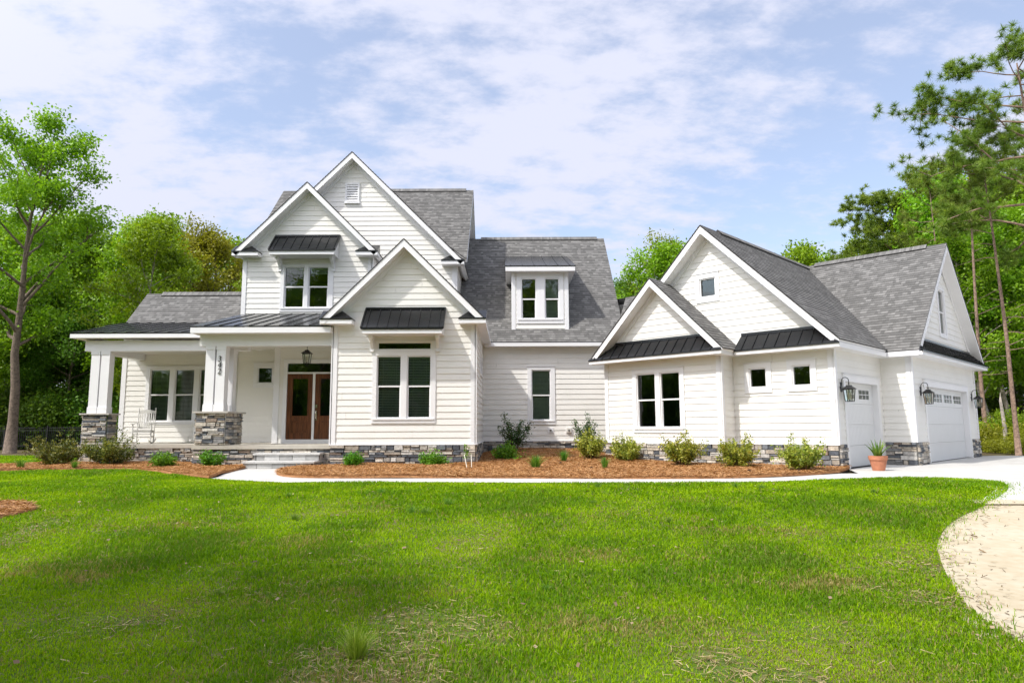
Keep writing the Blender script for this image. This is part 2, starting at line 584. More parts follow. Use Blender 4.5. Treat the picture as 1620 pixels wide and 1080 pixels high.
def right(x):
    return Pl((x, 0, 0), (0, 1, 0), Z3, (1, 0, 0))


def left(x):
    return Pl((x, 0, 0), (0, 1, 0), Z3, (-1, 0, 0))


WO = Vector((7.95, 16.80, 0))
q2 = math.sqrt(0.5)
E1, E2 = Vector((q2, -q2, 0)), Vector((q2, q2, 0))


def W(a, b, z=0.0):
    return WO + E1 * a + E2 * b + Z3 * z


def wfront(b):
    return Pl(W(0, b), E1, Z3, -E2)


def wside(a):
    return Pl(W(a, 0), E2, Z3, E1)


def clip(poly, ax, lim, keep_greater):
    out = []
    n = len(poly)
    for i in range(n):
        p, q = poly[i], poly[(i + 1) % n]
        pi = (p[ax] >= lim) if keep_greater else (p[ax] <= lim)
        qi = (q[ax] >= lim) if keep_greater else (q[ax] <= lim)
        if pi:
            out.append(p)
        if pi != qi:
            u = (lim - p[ax]) / (q[ax] - p[ax])
            out.append((p[0] + u * (q[0] - p[0]), p[1] + u * (q[1] - p[1])))
    return out


JR = random.Random(99)


def lap(mb, pl, poly, holes=(), h=0.178, th=0.0155, t0=0.62, mi=0, lip=0, d0=0.0, joints=False):
    """overlapping courses over a convex polygon with rectangular holes: each course leans out and ends in a lip"""
    tmin, tmax = min(p[1] for p in poly), max(p[1] for p in poly)
    k = math.floor((tmin - t0) / h + 1e-6)
    while t0 + k * h < tmax - 1e-6:
        a, b = t0 + k * h, t0 + (k + 1) * h
        k += 1
        jo = JR.uniform(0, 3.66)
        cuts = sorted({a, b, *[x for H in holes for x in (H[2], H[3]) if a + 1e-4 < x < b - 1e-4]})
        for za, zb in zip(cuts[:-1], cuts[1:]):
            band = clip(clip(poly, 1, za, True), 1, zb, False)
            if len(band) < 3:
                continue
            hs = sorted([(H[0], H[1]) for H in holes if H[2] < zb - 1e-5 and H[3] > za + 1e-5])
            spans, cur = [], -1e9
            for u, w in hs:
                spans.append((cur, u))
                cur = w
            spans.append((cur, 1e9))
            if joints:
                js = [jo + JR.uniform(-.25, .25) + 3.66 * i for i in range(-6, 6)]
                sp2 = []
                for u, w in spans:
                    x = u
                    for j_ in js:
                        if x + .3 < j_ < w - .3:
                            sp2.append((x, j_ - .002))
                            x = j_ + .002
                    sp2.append((x, w))
                spans = sp2
            for u, w in spans:
                pc = clip(clip(band, 0, u, True), 0, w, False)
                if len(pc) < 3:
                    continue
                f = lambda t: d0 + th * (1 - (t - a) / h) + 0.002
                mb.poly([pl.p(x, t, f(t)) for x, t in pc], mi, uv=[(x, t) for x, t in pc])
                bt = [x for x, t in pc if abs(t - za) < 1e-6]
                if len(bt) > 1 and abs(za - a) < 1e-6:
                    x0, x1 = min(bt), max(bt)
                    mb.poly([pl.p(x0, a, f(a)), pl.p(x1, a, f(a)), pl.p(x1, a, d0), pl.p(x0, a, d0)], lip,
                            uv=[(x0, a), (x1, a), (x1, a), (x0, a)])


def roof_plane(mb, pl, poly, th=0.17, h=0.127, k=1.0):
    """0 shingle, 1 dark edge, 2 white boards"""
    lap(mb, pl, poly, h=h, th=0.011, t0=0.0, mi=0, lip=1, d0=0.0)
    tm = max(p[1] for p in poly)

    def q(p, d):
        # at the ridge both slopes are cut on the upright plane between them
        return pl.p(p[0], p[1] + (k * d if abs(p[1] - tm) < 1e-6 else 0), d)
    mb.poly([q(p, -th) for p in poly], 2)
    n = len(poly)
    cx = sum(p[0] for p in poly) / n
    cy = sum(p[1] for p in poly) / n
    for i in range(n):
        a, b = poly[i], poly[(i + 1) % n]
        if abs(a[1] - tm) < 1e-6 and abs(b[1] - tm) < 1e-6:
            continue
        mb.poly([q(a, 0.0), q(b, 0.0), q(b, -0.022), q(a, -0.022)], 1)
        a2 = (a[0] + (0.012 if a[0] < cx else -0.012), a[1])
        b2 = (b[0] + (0.012 if b[0] < cx else -0.012), b[1])
        mb.poly([q(a2, -0.022), q(b2, -0.022), q(b2, -th), q(a2, -th)], 2)


ROOF_M = [m_shingle, m_edge, m_trim]


def gable(name, P0, Rd, D, L, wl_, wr, k=1.0, th=0.17, Ll=None, Lr=None, vent=True, fcut=None):
    mb = MB()
    P0, Rd, D = Vector(P0), Vector(Rd), Vector(D)
    n = math.sqrt(1 + k * k)
    for sgn, w_, Lx in ((1, wr, Lr or L), (-1, wl_, Ll or L)):
        if not w_:
            continue
        d = D * sgn
        pl = Pl(P0 + d * w_ - Z3 * k * w_, Rd, -d + Z3 * k, d * k + Z3)
        roof_plane(mb, pl, [(0, 0), (Lx, 0), (Lx, w_ * n), (0, w_ * n)] if not (fcut and sgn > 0) else fcut[0], th, k=k)
        if fcut and sgn > 0:
            for q_ in fcut[1:]:
                roof_plane(mb, pl, q_, th, k=k)
    o = mb.build(name, ROOF_M, house)
    if vent:
        rv = MB()
        a, b = P0 + Rd * (L * 0.07 + 0.25), P0 + Rd * (L - 0.3)
        for sgn in (1, -1):
            d = D * sgn
            x = (d - Z3 * k) / n * 0.17
            up = (d * k + Z3) / n
            rv.poly([a + Z3 * 0.075, b + Z3 * 0.075, b + x + up * 0.05, a + x + up * 0.05], 0, uv=[(0, 0), (8, 0), (8, .1), (0, .1)])
            rv.poly([a + x + up * 0.05, b + x + up * 0.05, b + x + up * 0.004, a + x + up * 0.004], 1)
        rv.poly([a + Z3 * 0.075, a + (D - Z3 * k) / n * .17 + Z3 * .04, a - Z3 * .05, a + (-D - Z3 * k) / n * .17 + Z3 * .04], 1)
        rv.build('ridge_vent', [m_shingle, m_edge], o)
    return o


def metal_plane(mb, pl, poly, sp=0.41, th=0.03, s_off=0.0, mi=0):
    mb.poly([pl.p(x, t, 0) for x, t in poly], mi)
    mb.poly([pl.p(x, t, -th) for x, t in poly], mi)
    n = len(poly)
    for i in range(n):
        p, q = poly[i], poly[(i + 1) % n]
        mb.poly([pl.p(*p, 0), pl.p(*q, 0), pl.p(*q, -th), pl.p(*p, -th)], mi)
    x0, x1 = min(p[0] for p in poly), max(p[0] for p in poly)
    x = x0 + s_off
    while x < x1 - 0.01:
        if x > x0 + 0.005:
            hit = []
            for i in range(n):
                p, q = poly[i], poly[(i + 1) % n]
                if (p[0] - x) * (q[0] - x) < 0:
                    hit.append(p[1] + (x - p[0]) / (q[0] - p[0]) * (q[1] - p[1]))
            if len(hit) >= 2:
                mb.pbox(pl, x - 0.011, x + 0.011, min(hit), max(hit), -0.002, 0.024, mi)
        x += sp


STONES = [((.070, .078, .092), 3), ((.12, .13, .145), 3), ((.19, .19, .19), 3), ((.33, .29, .24), 4), ((.44, .40, .345), 4),
          ((.20, .155, .12), 1), ((.40, .385, .36), 3), ((.28, .255, .225), 3)]
SPAL = [c for c, w_ in STONES for _ in range(w_)]


def ledge(mb, pl, s0, s1, z0, z1, dep=0.05, rng=random):
    mb.poly([pl.p(s0, z0, .012), pl.p(s1, z0, .012), pl.p(s1, z1, .012), pl.p(s0, z1, .012)], 1)
    z = z0
    while z < z1 - 0.01:
        h = rng.choice((.045, .055, .065, .075, .09, .11, .125))
        if z1 - (z + h) < 0.04:
            h = z1 - z
        x = s0
        while x < s1 - 0.01:
            l = rng.uniform(.12, .26) + (rng.random() < .4) * rng.uniform(.05, .3)
            if s1 - (x + l) < 0.1:
                l = s1 - x
            splits = [(z, z + h)]
            if h > .1 and rng.random() < .45:
                mid = z + h * rng.uniform(.4, .6)
                splits = [(z, mid), (mid, z + h)]
            for a, b in splits:
                d = dep + rng.uniform(-.02, .025)
                g = rng.uniform(.003, .007)
                i = rng.uniform(.004, .014)
                c0 = rng.choice(SPAL)
                v = rng.uniform(.8, 1.2)
                c = tuple(min(1, ch * v * 1.3) for ch in c0)
                j = lambda: rng.uniform(-.006, .006)
                P = pl.p
                aa, bb, xa, xb = a + g * .6, b - g * .6, x + g, x + l - g
                mb.hexa([P(xa, aa, .005), P(xb, aa, .005), P(xb - i, aa + i * .6 + j() * .5, d + j()), P(xa + i, aa + i * .6 + j() * .5, d + j()),
                         P(xa, bb, .005), P(xb, bb, .005), P(xb - i, bb - i * .6 + j() * .5, d + j()), P(xa + i, bb - i * .6 + j() * .5, d + j())], 0, c)
            x += l
        z += h


def stone_part(items, rng_seed, name='stone_veneer', parent=None):
    mb = MB()
    rg = random.Random(rng_seed)
    for it in items:
        ledge(mb, *it, rng=rg)
    return mb.build(name, [m_stone, m_mortar], parent or house)


# ------------------------------------------------------------------ terrain


def gz(x, y):
    t = np.clip((13 - np.asarray(y, float)) / 9, 0, 1)
    return -0.40 * t * t * (3 - 2 * t)


def inpoly(px, py, poly):
    px, py = np.asarray(px), np.asarray(py)
    r_ = np.zeros(px.shape, bool)
    n = len(poly)
    for i in range(n):
        x0, y0 = poly[i]
        x1, y1 = poly[(i + 1) % n]
        c = ((y0 > py) != (y1 > py))
        xi = (x1 - x0) * (py - y0) / ((y1 - y0) if abs(y1 - y0) > 1e-12 else 1e-12) + x0
        r_ ^= c & (px < xi)
    return r_


def smooth_closed(pts, it=2):
    for _ in range(it):
        o = []
        n = len(pts)
        for i in range(n):
            p, q = pts[i], pts[(i + 1) % n]
            o += [(p[0] * .75 + q[0] * .25, p[1] * .75 + q[1] * .25), (p[0] * .25 + q[0] * .75, p[1] * .25 + q[1] * .75)]
        pts = o
    return pts


def smooth_open(pts, it=2):
    for _ in range(it):
        o = [pts[0]]
        for p, q in zip(pts[:-1], pts[1:]):
            o += [(p[0] * .75 + q[0] * .25, p[1] * .75 + q[1] * .25), (p[0] * .25 + q[0] * .75, p[1] * .25 + q[1] * .75)]
        o.append(pts[-1])
        pts = o
    return pts


import bmesh


def sheet(name, poly, m_, zoff, step=None, zf=None, skirt=0.0):
    bm = bmesh.new()
    vs = [bm.verts.new((x, y, 0)) for x, y in poly]
    f = bm.faces.new(vs)
    bmesh.ops.triangulate(bm, faces=[f])
    if step:
        for ax in (0, 1):
            lo, hi = min(p[ax] for p in poly), max(p[ax] for p in poly)
            u = math.floor(lo / step) * step + step
            while u < hi:
                co, no = [0, 0, 0], [0, 0, 0]
                co[ax], no[ax] = u, 1
                bmesh.ops.bisect_plane(bm, geom=bm.verts[:] + bm.edges[:] + bm.faces[:], plane_co=co, plane_no=no)
                u += step
    if skirt:
        bed = [e for e in bm.edges if e.is_boundary]
        r_ = bmesh.ops.extrude_edge_only(bm, edges=bed)
        low = {v for v in r_['geom'] if isinstance(v, bmesh.types.BMVert)}
    else:
        low = set()
    for v in bm.verts:
        zz_ = float((zf or gz)(v.co.x, v.co.y)) + zoff
        v.co.z = zz_ - (skirt if v in low else 0)
    bmesh.ops.recalc_face_normals(bm, faces=bm.faces)
    me = bpy.data.meshes.new(name)
    bm.to_mesh(me)
    bm.free()
    me.materials.append(m_)
    me.polygons.foreach_set('use_smooth', [True] * len(me.polygons))
    o = bpy.data.objects.new(name, me)
    col.objects.link(o)
    o['kind'] = 'structure'
    return o


# outlines in metres
G = 300
gb = MB()
ys = [-300, -40, 0, 4, 5.5, 7, 8.5, 10, 11.5, 13, 20, 40, 80, 300]
for a, b in zip(ys[:-1], ys[1:]):
    gb.poly([(-300, a, float(gz(0, a)) - .05), (300, a, float(gz(0, a)) - .05), (300, b, float(gz(0, b)) - .05), (-300, b, float(gz(0, b)) - .05)])
tag(gb.build('ground', [m_floor]), kind='structure')

PATH_FRONT = smooth_open([(-6.45, 14.75), (-5.2, 13.95), (-4.17, 13.5), (-2.6, 13.55), (0, 13.35), (2.3, 13.05), (4.64, 13.15), (6.5, 13.8), (7.5, 14.05), (8.1, 14.14)], 2)
LAWN_EDGE = smooth_open([(8.1, 14.14), (8.9, 14.2), (9.25, 13.5), (9.0, 12.7), (8.4, 11.75), (7.0, 10.25), (5.7, 9.1), (4.75, 7.9), (4.25, 7.0), (3.8, 6.1), (3.55, 5.5), (3.42, 4.95), (3.35, 4.5), (3.3, 3.2), (3.4, 1.0), (3.6, -4), (4.0, -14)], 2)
BED_L = smooth_open([(-24, 19.6), (-18, 18.0), (-13.6, 17.35), (-12.1, 17.75), (-10.9, 18.0), (-9.97, 17.95), (-9.05, 17.35), (-8.1, 16.3), (-7.1, 15.3), (-6.45, 14.75)], 2)
LAWN = BED_L + PATH_FRONT[1:] + LAWN_EDGE[1:] + [(-60, -14), (-60, 19.6)]
sheet('lawn', LAWN, m_soil, 0.0, step=1.5)
STRIP = smooth_closed([(-60, 21.5), (-24, 20.6), (-17.5, 19.2), (-14.9, 20.2), (-15.4, 23.2), (-15.2, 27.0), (-19, 28.6), (-30, 28.0), (-60, 30)], 2)
sheet('lawn_strip', STRIP, m_soil, 0.004)
sheet('sand_drive', [(40, 12.2), (9.6, 10.9), (6.75, 10.35), (5.0, 9.2), (3.8, 8.0), (3.2, 7.0), (2.8, 6), (2.6, 5), (2.5, 3), (2.6, -3), (3, -14), (40, -14)], m_sand, -0.004, step=1.5)
# drive apron and walk (one pour in the photo)
apron_front = [(8.05, 14.1), (8.6, 14.1), (8.85, 13.2), (8.2, 11.8), (6.9, 10.35)]
sheet('driveway', [W(0.0, .5).to_tuple()[:2], (7.75, 15.55), (7.35, 15.1), (7.2, 14.6), (8.0, 14.0)] + apron_front[1:] +
      [(9.6, 10.25), (40, 11.4), (40, 20.5), (30, 21.3), (24, 22.2), (17.2, 24.6), W(.6, 10.9).to_tuple()[:2], W(.5, 4).to_tuple()[:2], W(0, 3.48).to_tuple()[:2]], m_conc, 0.010, step=2.0)
PATH_BACK = smooth_open([(-5.55, 18.3), (-5.75, 17.2), (-5.55, 16.2), (-5.1, 15.3), (-4.5, 14.75), (-3.4, 14.6), (-1.5, 14.55), (0.6, 14.35), (2.4, 14.1), (4.2, 14.05), (5.5, 14.4), (6.6, 15.05), (7.3, 15.5)], 2)
sheet('path', [(-7.05, 18.36), (-6.95, 17.4), (-6.75, 16.2), (-6.5, 15.3)] + PATH_FRONT[::1] + [(8.4, 14.3), (7.9, 15.5)] + PATH_BACK[::-1], m_conc, 0.016, step=None)
sheet('sand_drift', [(6.85, 10.30)] + [(6.9 + i * .45, 10.52 + i * .045 + .13 * math.sin(i * 1.9) + .09 * math.sin(i * 4.3 + 1)) for i in range(40)] + [(25, 10.6), (9.6, 10.1), (6.9, 10.2)], m_sand, .0135, step=1.0)
# control joints cut in the concrete
jm = MB()
for (a, b) in (((8.3, 14.2), (8.0, 15.8)), ((10.6, 11.0), (16.8, 20.4)), ((9.4, 14.2), (25, 17.6))):
    a, b = Vector((*a, .0185)), Vector((*b, .0185))
    n_ = (b - a).cross(Z3).normalized() * .006
    jm.poly([a - n_, b - n_, b + n_, a + n_])
tag(jm.build('driveway_joint', [m_mortar]), kind='structure')


def mulch_z(x, y):
    x, y = np.asarray(x, float), np.asarray(y, float)
    t = np.clip((y - 17.6) / 6.0, 0, 1)
    c = np.clip((x + 1.6) / 1.2, 0, 1) * np.clip((4.6 - x) / 1.5, 0, 1)
    w_ = 0.035 + 0.02 * np.sin(x * 2.3 + 1) * np.sin(y * 1.9)
    return w_ + 0.29 * t * t * (3 - 2 * t) * c + 0.03 * (1 - c)


BED_MAIN = [tuple(p) for p in PATH_BACK] + [W(.06, .45).to_tuple()[:2], W(-.3, .15).to_tuple()[:2], W(-2.9, .1).to_tuple()[:2], W(-6.7, -.5).to_tuple()[:2], (2.75, 24), (-1.1, 24), (-1.1, 19.3), (-5.4, 19.3)]
BED_LEFT = BED_L[::-1] + [(-24, 19.6), (-24, 20.9), (-17.6, 19.0), (-15.0, 19.9), (-14.2, 21.5), (-13.2, 21.6), (-13.0, 21.2), (-8.9, 21.2), (-8.8, 19.3), (-7.0, 19.3), (-7.08, 18.3), (-6.97, 17.4), (-6.77, 16.2), (-6.52, 15.3)]
sheet('mulch_bed', BED_MAIN, m_mulch, 0.0, step=0.5, zf=mulch_z, skirt=.05)
sheet('mulch_bed', BED_LEFT, m_mulch, 0.01, step=0.5, zf=lambda x, y: mulch_z(x, y), skirt=.05)
RING = [(-8.25 + 1.38 * math.cos(a * math.pi / 16) * (1 + .04 * math.sin(a * 1.7)), 9.85 + 0.95 * math.sin(a * math.pi / 16)) for a in range(32)]
sheet('mulch_ring', RING, m_mulch, 0.03, step=0.4, skirt=.05)

# ------------------------------------------------------------------ the house
house = thing('house', (-2.0, 23.8, 0), 'white two storey house with steep grey shingled gables, stone base and angled garage wing', 'house')
siding_n = []


def wall(pl, polys, holes=(), name='siding_wall', back=True):
    mb = MB()
    for p in polys:
        lap(mb, pl, p, holes, lip=0, joints=True)
    return mb.build(name, [m_siding], house)


def trim_boxes(name, items, m_=None, parent=None):
    mb = MB()
    for it in items:
        mb.pbox(*it)
    return mb.build(name, [m_ or m_trim], parent or house)


def window(pl, out, lights, g0, g1, meet=None, parent=None, blind=None, pname='window', lights2=None, proud=0.038, sill=True):
    """out=(s0,s1,z0,z1) trim rectangle, lights=[(s0,s1)] glass widths, g0..g1 glass height, lights2=[(s0,s1,z0,z1)] extra panes"""
    s0, s1, z0, z1 = out
    mb = MB()
    e = 0.035
    allp = [(a, b, g0, g1, meet) for a, b in lights] + [(*l, None) for l in (lights2 or [])]
    lo, hi = g0 - e, g1 + e
    xs = [s0] + [x for a, b in lights for x in (a - e, b + e)] + [s1]
    for k in range(0, len(xs), 2):
        mb.pbox(pl, xs[k], xs[k + 1], lo, hi, -.03, proud, 0)
    top0 = hi
    for l in (lights2 or []):
        mb.pbox(pl, s0, s1, top0, l[2] - e, -.03, proud, 0)
        mb.pbox(pl, s0, l[0] - e, l[2] - e, l[3] + e, -.03, proud, 0)
        mb.pbox(pl, l[1] + e, s1, l[2] - e, l[3] + e, -.03, proud, 0)
        top0 = l[3] + e
    mb.pbox(pl, s0, s1, top0, z1, -.03, proud, 0)
    mb.pbox(pl, s0, s1, z0, lo, -.03, proud, 0)
    mb.pbox(pl, s0 - .012, s1 + .012, z1, z1 + .018, 0, proud + .018, 0)      # drip cap
    if sill:
        mb.pbox(pl, s0 + .04, s1 - .04, lo - .045, lo, proud, proud + .022, 0)
    for a, b, c, d, mt in allp:
        for q in ((a - e, a, c - e, d + e), (b, b + e, c - e, d + e), (a, b, c - e, c), (a, b, d, d + e)):
            mb.pbox(pl, *q, -.075, .008, 1)
        if mt:
            mb.pbox(pl, a, b, mt - .022, mt + .022, -.07, -.004, 1)
            # lower sash stands a little further in
            for q in ((a, a + .02), (b - .02, b)):
                mb.pbox(pl, *q, c, mt - .022, -.07, -.02, 1)
        # room behind
        P = pl.p
        D0, D1 = -.08, -.75
        r_ = [(a - e, c - e), (b + e, c - e), (b + e, d + e), (a - e, d + e)]
        for i in range(4):
            u, w_ = r_[i], r_[(i + 1) % 4]
            mb.poly([P(*u, D0), P(*w_, D0), P(*w_, D1), P(*u, D1)], 2)
        mb.poly([P(*u, D1) for u in r_], 2)
    o = mb.build(pname, [m_trim, m_vinyl, m_room], parent or house)
    for i, (a, b, c, d, mt) in enumerate(allp):
        pm = MB()
        pm.poly([pl.p(a, c, -.04), pl.p(b, c, -.04), pl.p(b, d, -.04), pl.p(a, d, -.04)])
        pm.build('pane', [m_glass], o)
        bl = blind[i] if blind and i < len(blind) else None
        if bl:
            bmsh = MB()
            t0, tilt = bl
            z = d - .02
            bmsh.pbox(pl, a, b, d - .05, d, -.14, -.09, 0)
            while z > c + (d - c) * t0 + .02:
                z -= .045
                bmsh.poly([pl.p(a + .01, z, -.095), pl.p(b - .01, z, -.095), pl.p(b - .01, z + tilt, -.135), pl.p(a + .01, z + tilt, -.135)])
            for sx in (a + (b - a) * .2, a + (b - a) * .8):
                bmsh.pbox(pl, sx - .003, sx + .003, z, d, -.118, -.112, 0)
            bmsh.build('blind', [m_blind], o)
    return o


F = front
# --- bay with the front gable
bay = F(19.2)
wall(bay, [[(-5.07, .62), (-1.03, .62), (-1.03, 4.2), (-3.05, 6.22), (-5.07, 4.2)]], [(-3.92, -2.17, 1.22, 3.48)])
wall(right(-1.03), [[(19.2, .62), (23.8, .62), (23.8, 4.0), (19.2, 4.0)]], [(21.52, 22.83, 2.72, 3.26)])
wall(left(-5.07), [[(19.2, .62), (21.2, .62), (21.2, 4.0), (19.2, 4.0)]])
window(bay, (-3.94, -2.15, 1.2, 3.5), [(-3.78, -3.15), (-2.93, -2.31)], 1.37, 3.06, 2.23, blind=[(0, .03), (0, .03)], lights2=[(-3.78, -2.31, 3.29, 3.45)])
window(right(-1.03), (21.5, 22.85, 2.7, 3.28), [(21.6, 22.1), (22.25, 22.75)], 2.8, 3.18)
# --- middle wall
mid = F(23.8)
wall(mid, [[(-1.03, .62), (3.6, .62), (3.6, 4.0), (-1.03, 4.0)]], [(.55, 1.47, 1.19, 3.16)])
window(mid, (.53, 1.49, 1.17, 3.18), [(.70, 1.31)], 1.35, 3.03, 2.18, blind=[(0, .042)])
# --- entry and porch walls
upf = F(22.6)
wall(upf, [[(-9.09, .62), (-4.72, .62), (-4.72, 7.1), (-6.9, 9.2), (-9.09, 7.1)]], [(-7.78, -6.04, 4.97, 6.52), (-8.55, -7.89, 2.43, 3.19)])
window(upf, (-7.8, -6.02, 4.95, 6.56), [(-7.64, -7.02), (-6.83, -6.21)], 5.12, 6.46, 5.80, blind=[(.86, .03), (.86, .03)])
window(upf, (-8.57, -7.87, 2.41, 3.21), [(-8.41, -7.97)], 2.59, 3.06)
wall(right(-4.72), [[(22.6, 4.0), (23.8, 4.0), (23.8, 7.0), (22.6, 7.0)]])
wall(left(-9.09), [[(22.6, .62), (23.8, .62), (23.8, 7.0), (22.6, 7.0)]])
dw = F(21.2)
wall(dw, [[(-7.4, .62), (-5.07, .62), (-5.07, 3.62), (-7.4, 3.62)]], [(-7.02, -5.2, .62, 3.15)])
wall(left(-7.4), [[(21.2, .62), (22.6, .62), (22.6, 3.62), (21.2, 3.62)]])
lw = F(23.8)
wall(lw, [[(-13.63, .62), (-9.09, .62), (-9.09, 4.2), (-13.63, 4.2)]], [(-12.74, -10.12, 1.25, 3.21)])
window(lw, (-12.76, -10.1, 1.23, 3.23), [(-12.60, -11.96), (-11.73, -11.11), (-10.87, -10.25)], 1.37, 3.11, 2.25, blind=[(0, .028), (0, .03), (0, .03)])
wall(left(-13.63), [[(23.8, .62), (27.8, .62), (27.8, 4.2), (25.8, 6.1), (23.8, 4.2)]])
# --- tall block
wall(F(23.8), [[(-9.05, 4.0), (-1.97, 4.0), (-1.97, 7.0), (-5.7, 10.72), (-9.05, 7.4)]])
wall(right(-1.97), [[(23.8, 3.6), (30.7, 3.6), (30.7, 7.0), (27.25, 10.55), (23.8, 7.0)]])
wall(left(-9.07), [[(23.8, 3.6), (30.7, 3.6), (30.7, 7.0), (27.25, 10.55), (23.8, 7.0)]])
wall(right(3.6), [[(23.8, .62), (33.2, .62), (33.2, 4.0), (28.5, 8.8), (23.8, 4.0)]])
bk = Pl((0, 33.2, 0), (1, 0, 0), Z3, (0, 1, 0))
wall(bk, [[(-13.6, .3), (3.6, .3), (3.6, 4), (-13.6, 4)]])
wall(Pl((0, 30.7, 0), (1, 0, 0), Z3, (0, 1, 0)), [[(-9.05, .3), (-1.97, .3), (-1.97, 7), (-9.05, 7)]])
# --- garage wing
wall(wfront(-.65), [[(-6.55, .62), (-2.68, .62), (-2.68, 3.2), (-4.6, 5.1), (-6.55, 3.2)]], [(-5.51, -3.82, .92, 2.71)])
window(wfront(-.65), (-5.53, -3.80, .90, 2.73), [(-5.36, -4.77), (-4.55, -3.97)], 1.08, 2.58, 1.84)
wall(wside(-2.68), [[(-.65, .62), (0, .62), (0, 3.0), (-.65, 3.0)]])
wall(wfront(0), [[(-2.68, .62), (0, .62), (0, 3.0), (-2.68, 3.0)], [(-6.4, 3.0), (0, 3.0), (0, 3.25), (-3.28, 6.52), (-6.4, 3.4)]],
     [(-2.32, -1.61, 1.97, 2.73), (-1.15, -.45, 1.97, 2.73), (-3.67, -2.98, 4.6, 5.4)])
window(wfront(0), (-2.34, -1.59, 1.95, 2.75), [(-2.17, -1.76)], 2.12, 2.58, sill=False)
window(wfront(0), (-1.17, -.43, 1.95, 2.75), [(-1.01, -.60)], 2.12, 2.58, sill=False)
window(wfront(0), (-3.69, -2.96, 4.58, 5.42), [(-3.54, -3.11)], 4.76, 5.24, sill=False)
wall(wside(0), [[(0, .0), (3.48, .0), (3.48, 3.0), (0, 3.0)]], [(.5, 3.1, -.1, 2.3)])
wall(wfront(3.48), [[(0, .62), (.78, .62), (.78, 3.0), (0, 3.0)]])
wall(wside(.78), [[(3.48, .0), (10.85, .0), (10.85, 3.0), (3.48, 3.0)], [(3.7, 3.0), (10.6, 3.0), (10.6, 3.4), (7.17, 6.3), (3.7, 3.4)]],
     [(4.55, 9.57, -.1, 2.3), (6.75, 7.6, 3.82, 5.42)])
window(wside(.78), (6.73, 7.62, 3.8, 5.44), [(6.88, 7.47)], 3.95, 5.30, 4.62, sill=False)
wall(Pl(W(0, 10.85), E1, Z3, E2), [[(-6.55, .1), (.78, .1), (.78, 3.0), (-6.55, 3.0)]])
wall(Pl(W(-6.55, 0), E2, Z3, -E1), [[(-.65, .1), (10.85, .1), (10.85, 3.0), (-.65, 3.0)]])

# corner boards and frieze boards
cb = []


def corner(pl, s, w_, z0, z1, sgn):
    cb.append((pl, s if sgn > 0 else s - w_, s + w_ if sgn > 0 else s, z0, z1, -.02, .034))


corner(bay, -5.07, .14, .62, 4.0, 1)
corner(bay, -1.03, .14, .62, 4.0, -1)
corner(right(-1.03), 19.2 - .034, .12, .62, 4.0, 1)
corner(left(-5.07), 19.2 - .034, .12, .62, 4.0, 1)
corner(upf, -9.09, .14, 4.6, 7.0, 1)
corner(upf, -4.72, .14, 4.6, 7.0, -1)
corner(right(-4.72), 22.6 - .034, .12, 4.6, 7.0, 1)
corner(dw, -7.4, .17, .62, 3.6, 1)
corner(lw, -13.63, .16, .62, 4.0, 1)
corner(F(23.8), -1.97, .14, 5.2, 7.0, -1)
corner(right(-1.97), 23.8 - .034, .12, 5.2, 7.0, 1)
corner(wfront(-.65), -6.55, .13, .62, 3.0, 1)
corner(wfront(-.65), -2.68, .13, .62, 3.0, -1)
corner(wside(-2.68), -.65 - .034, .11, .62, 3.0, 1)
corner(wfront(0), 0, .14, .62, 3.0, -1)
corner(wside(0), -.034, .12, .62, 3.0, 1)
corner(wfront(3.48), .78, .13, .62, 3.0, -1)
corner(wside(.78), 3.48 - .034, .12, .62, 3.0, 1)
corner(wside(.78), 10.85, .12, .62, 3.0, -1)
for it in cb:
    trim_boxes('corner_board', [it])
# drip ledges over the stone, and wall-top frieze boards
for it_ in [(bay, -5.1, -1.0, .600, .625, 0, .055), (right(-1.03), 19.15, 23.8, .6, .625, 0, .055), (mid, -1.0, 3.6, .6, .625, 0, .055),
                           (wfront(-.65), -6.58, -2.65, .6, .625, 0, .055), (wside(-2.68), -.70, 0, .6, .625, 0, .055), (wfront(0), -2.62, .03, .6, .625, 0, .055)]:
    trim_boxes('water_table', [it_])


def rake_frieze(pl, apex, w_, k, drop, hgt=.17):
    """board under the soffit following both slopes"""
    mb = MB()
    for sg in (1, -1):
        a = [(apex[0], apex[1] - drop), (apex[0] + sg * w_, apex[1] - drop - k * w_)]
        b = [(x, z - hgt) for x, z in a]
        P = pl.p
        mb.hexa([P(*b[0], 0), P(*b[1], 0), P(*b[1], .036), P(*b[0], .036), P(*a[0], 0), P(*a[1], 0), P(*a[1], .036), P(*a[0], .036)])
    return mb.build('rake_frieze', [m_trim], house)


rake_frieze(bay, (-3.05, 6.39), 2.05, 1, .23)
rake_frieze(upf, (-6.9, 9.34), 2.2, 1, .23)
rake_frieze(F(23.8), (-5.7, 10.9), 3.7, 1, .23)
rake_frieze(wfront(-.65), (-4.6, 5.33), 1.95, 1, .23)
rake_frieze(wfront(0), (-3.28, 6.75), 3.2, 1, .23)
rake_frieze(wside(.78), (7.17, 6.8), 3.5, .91, .23)

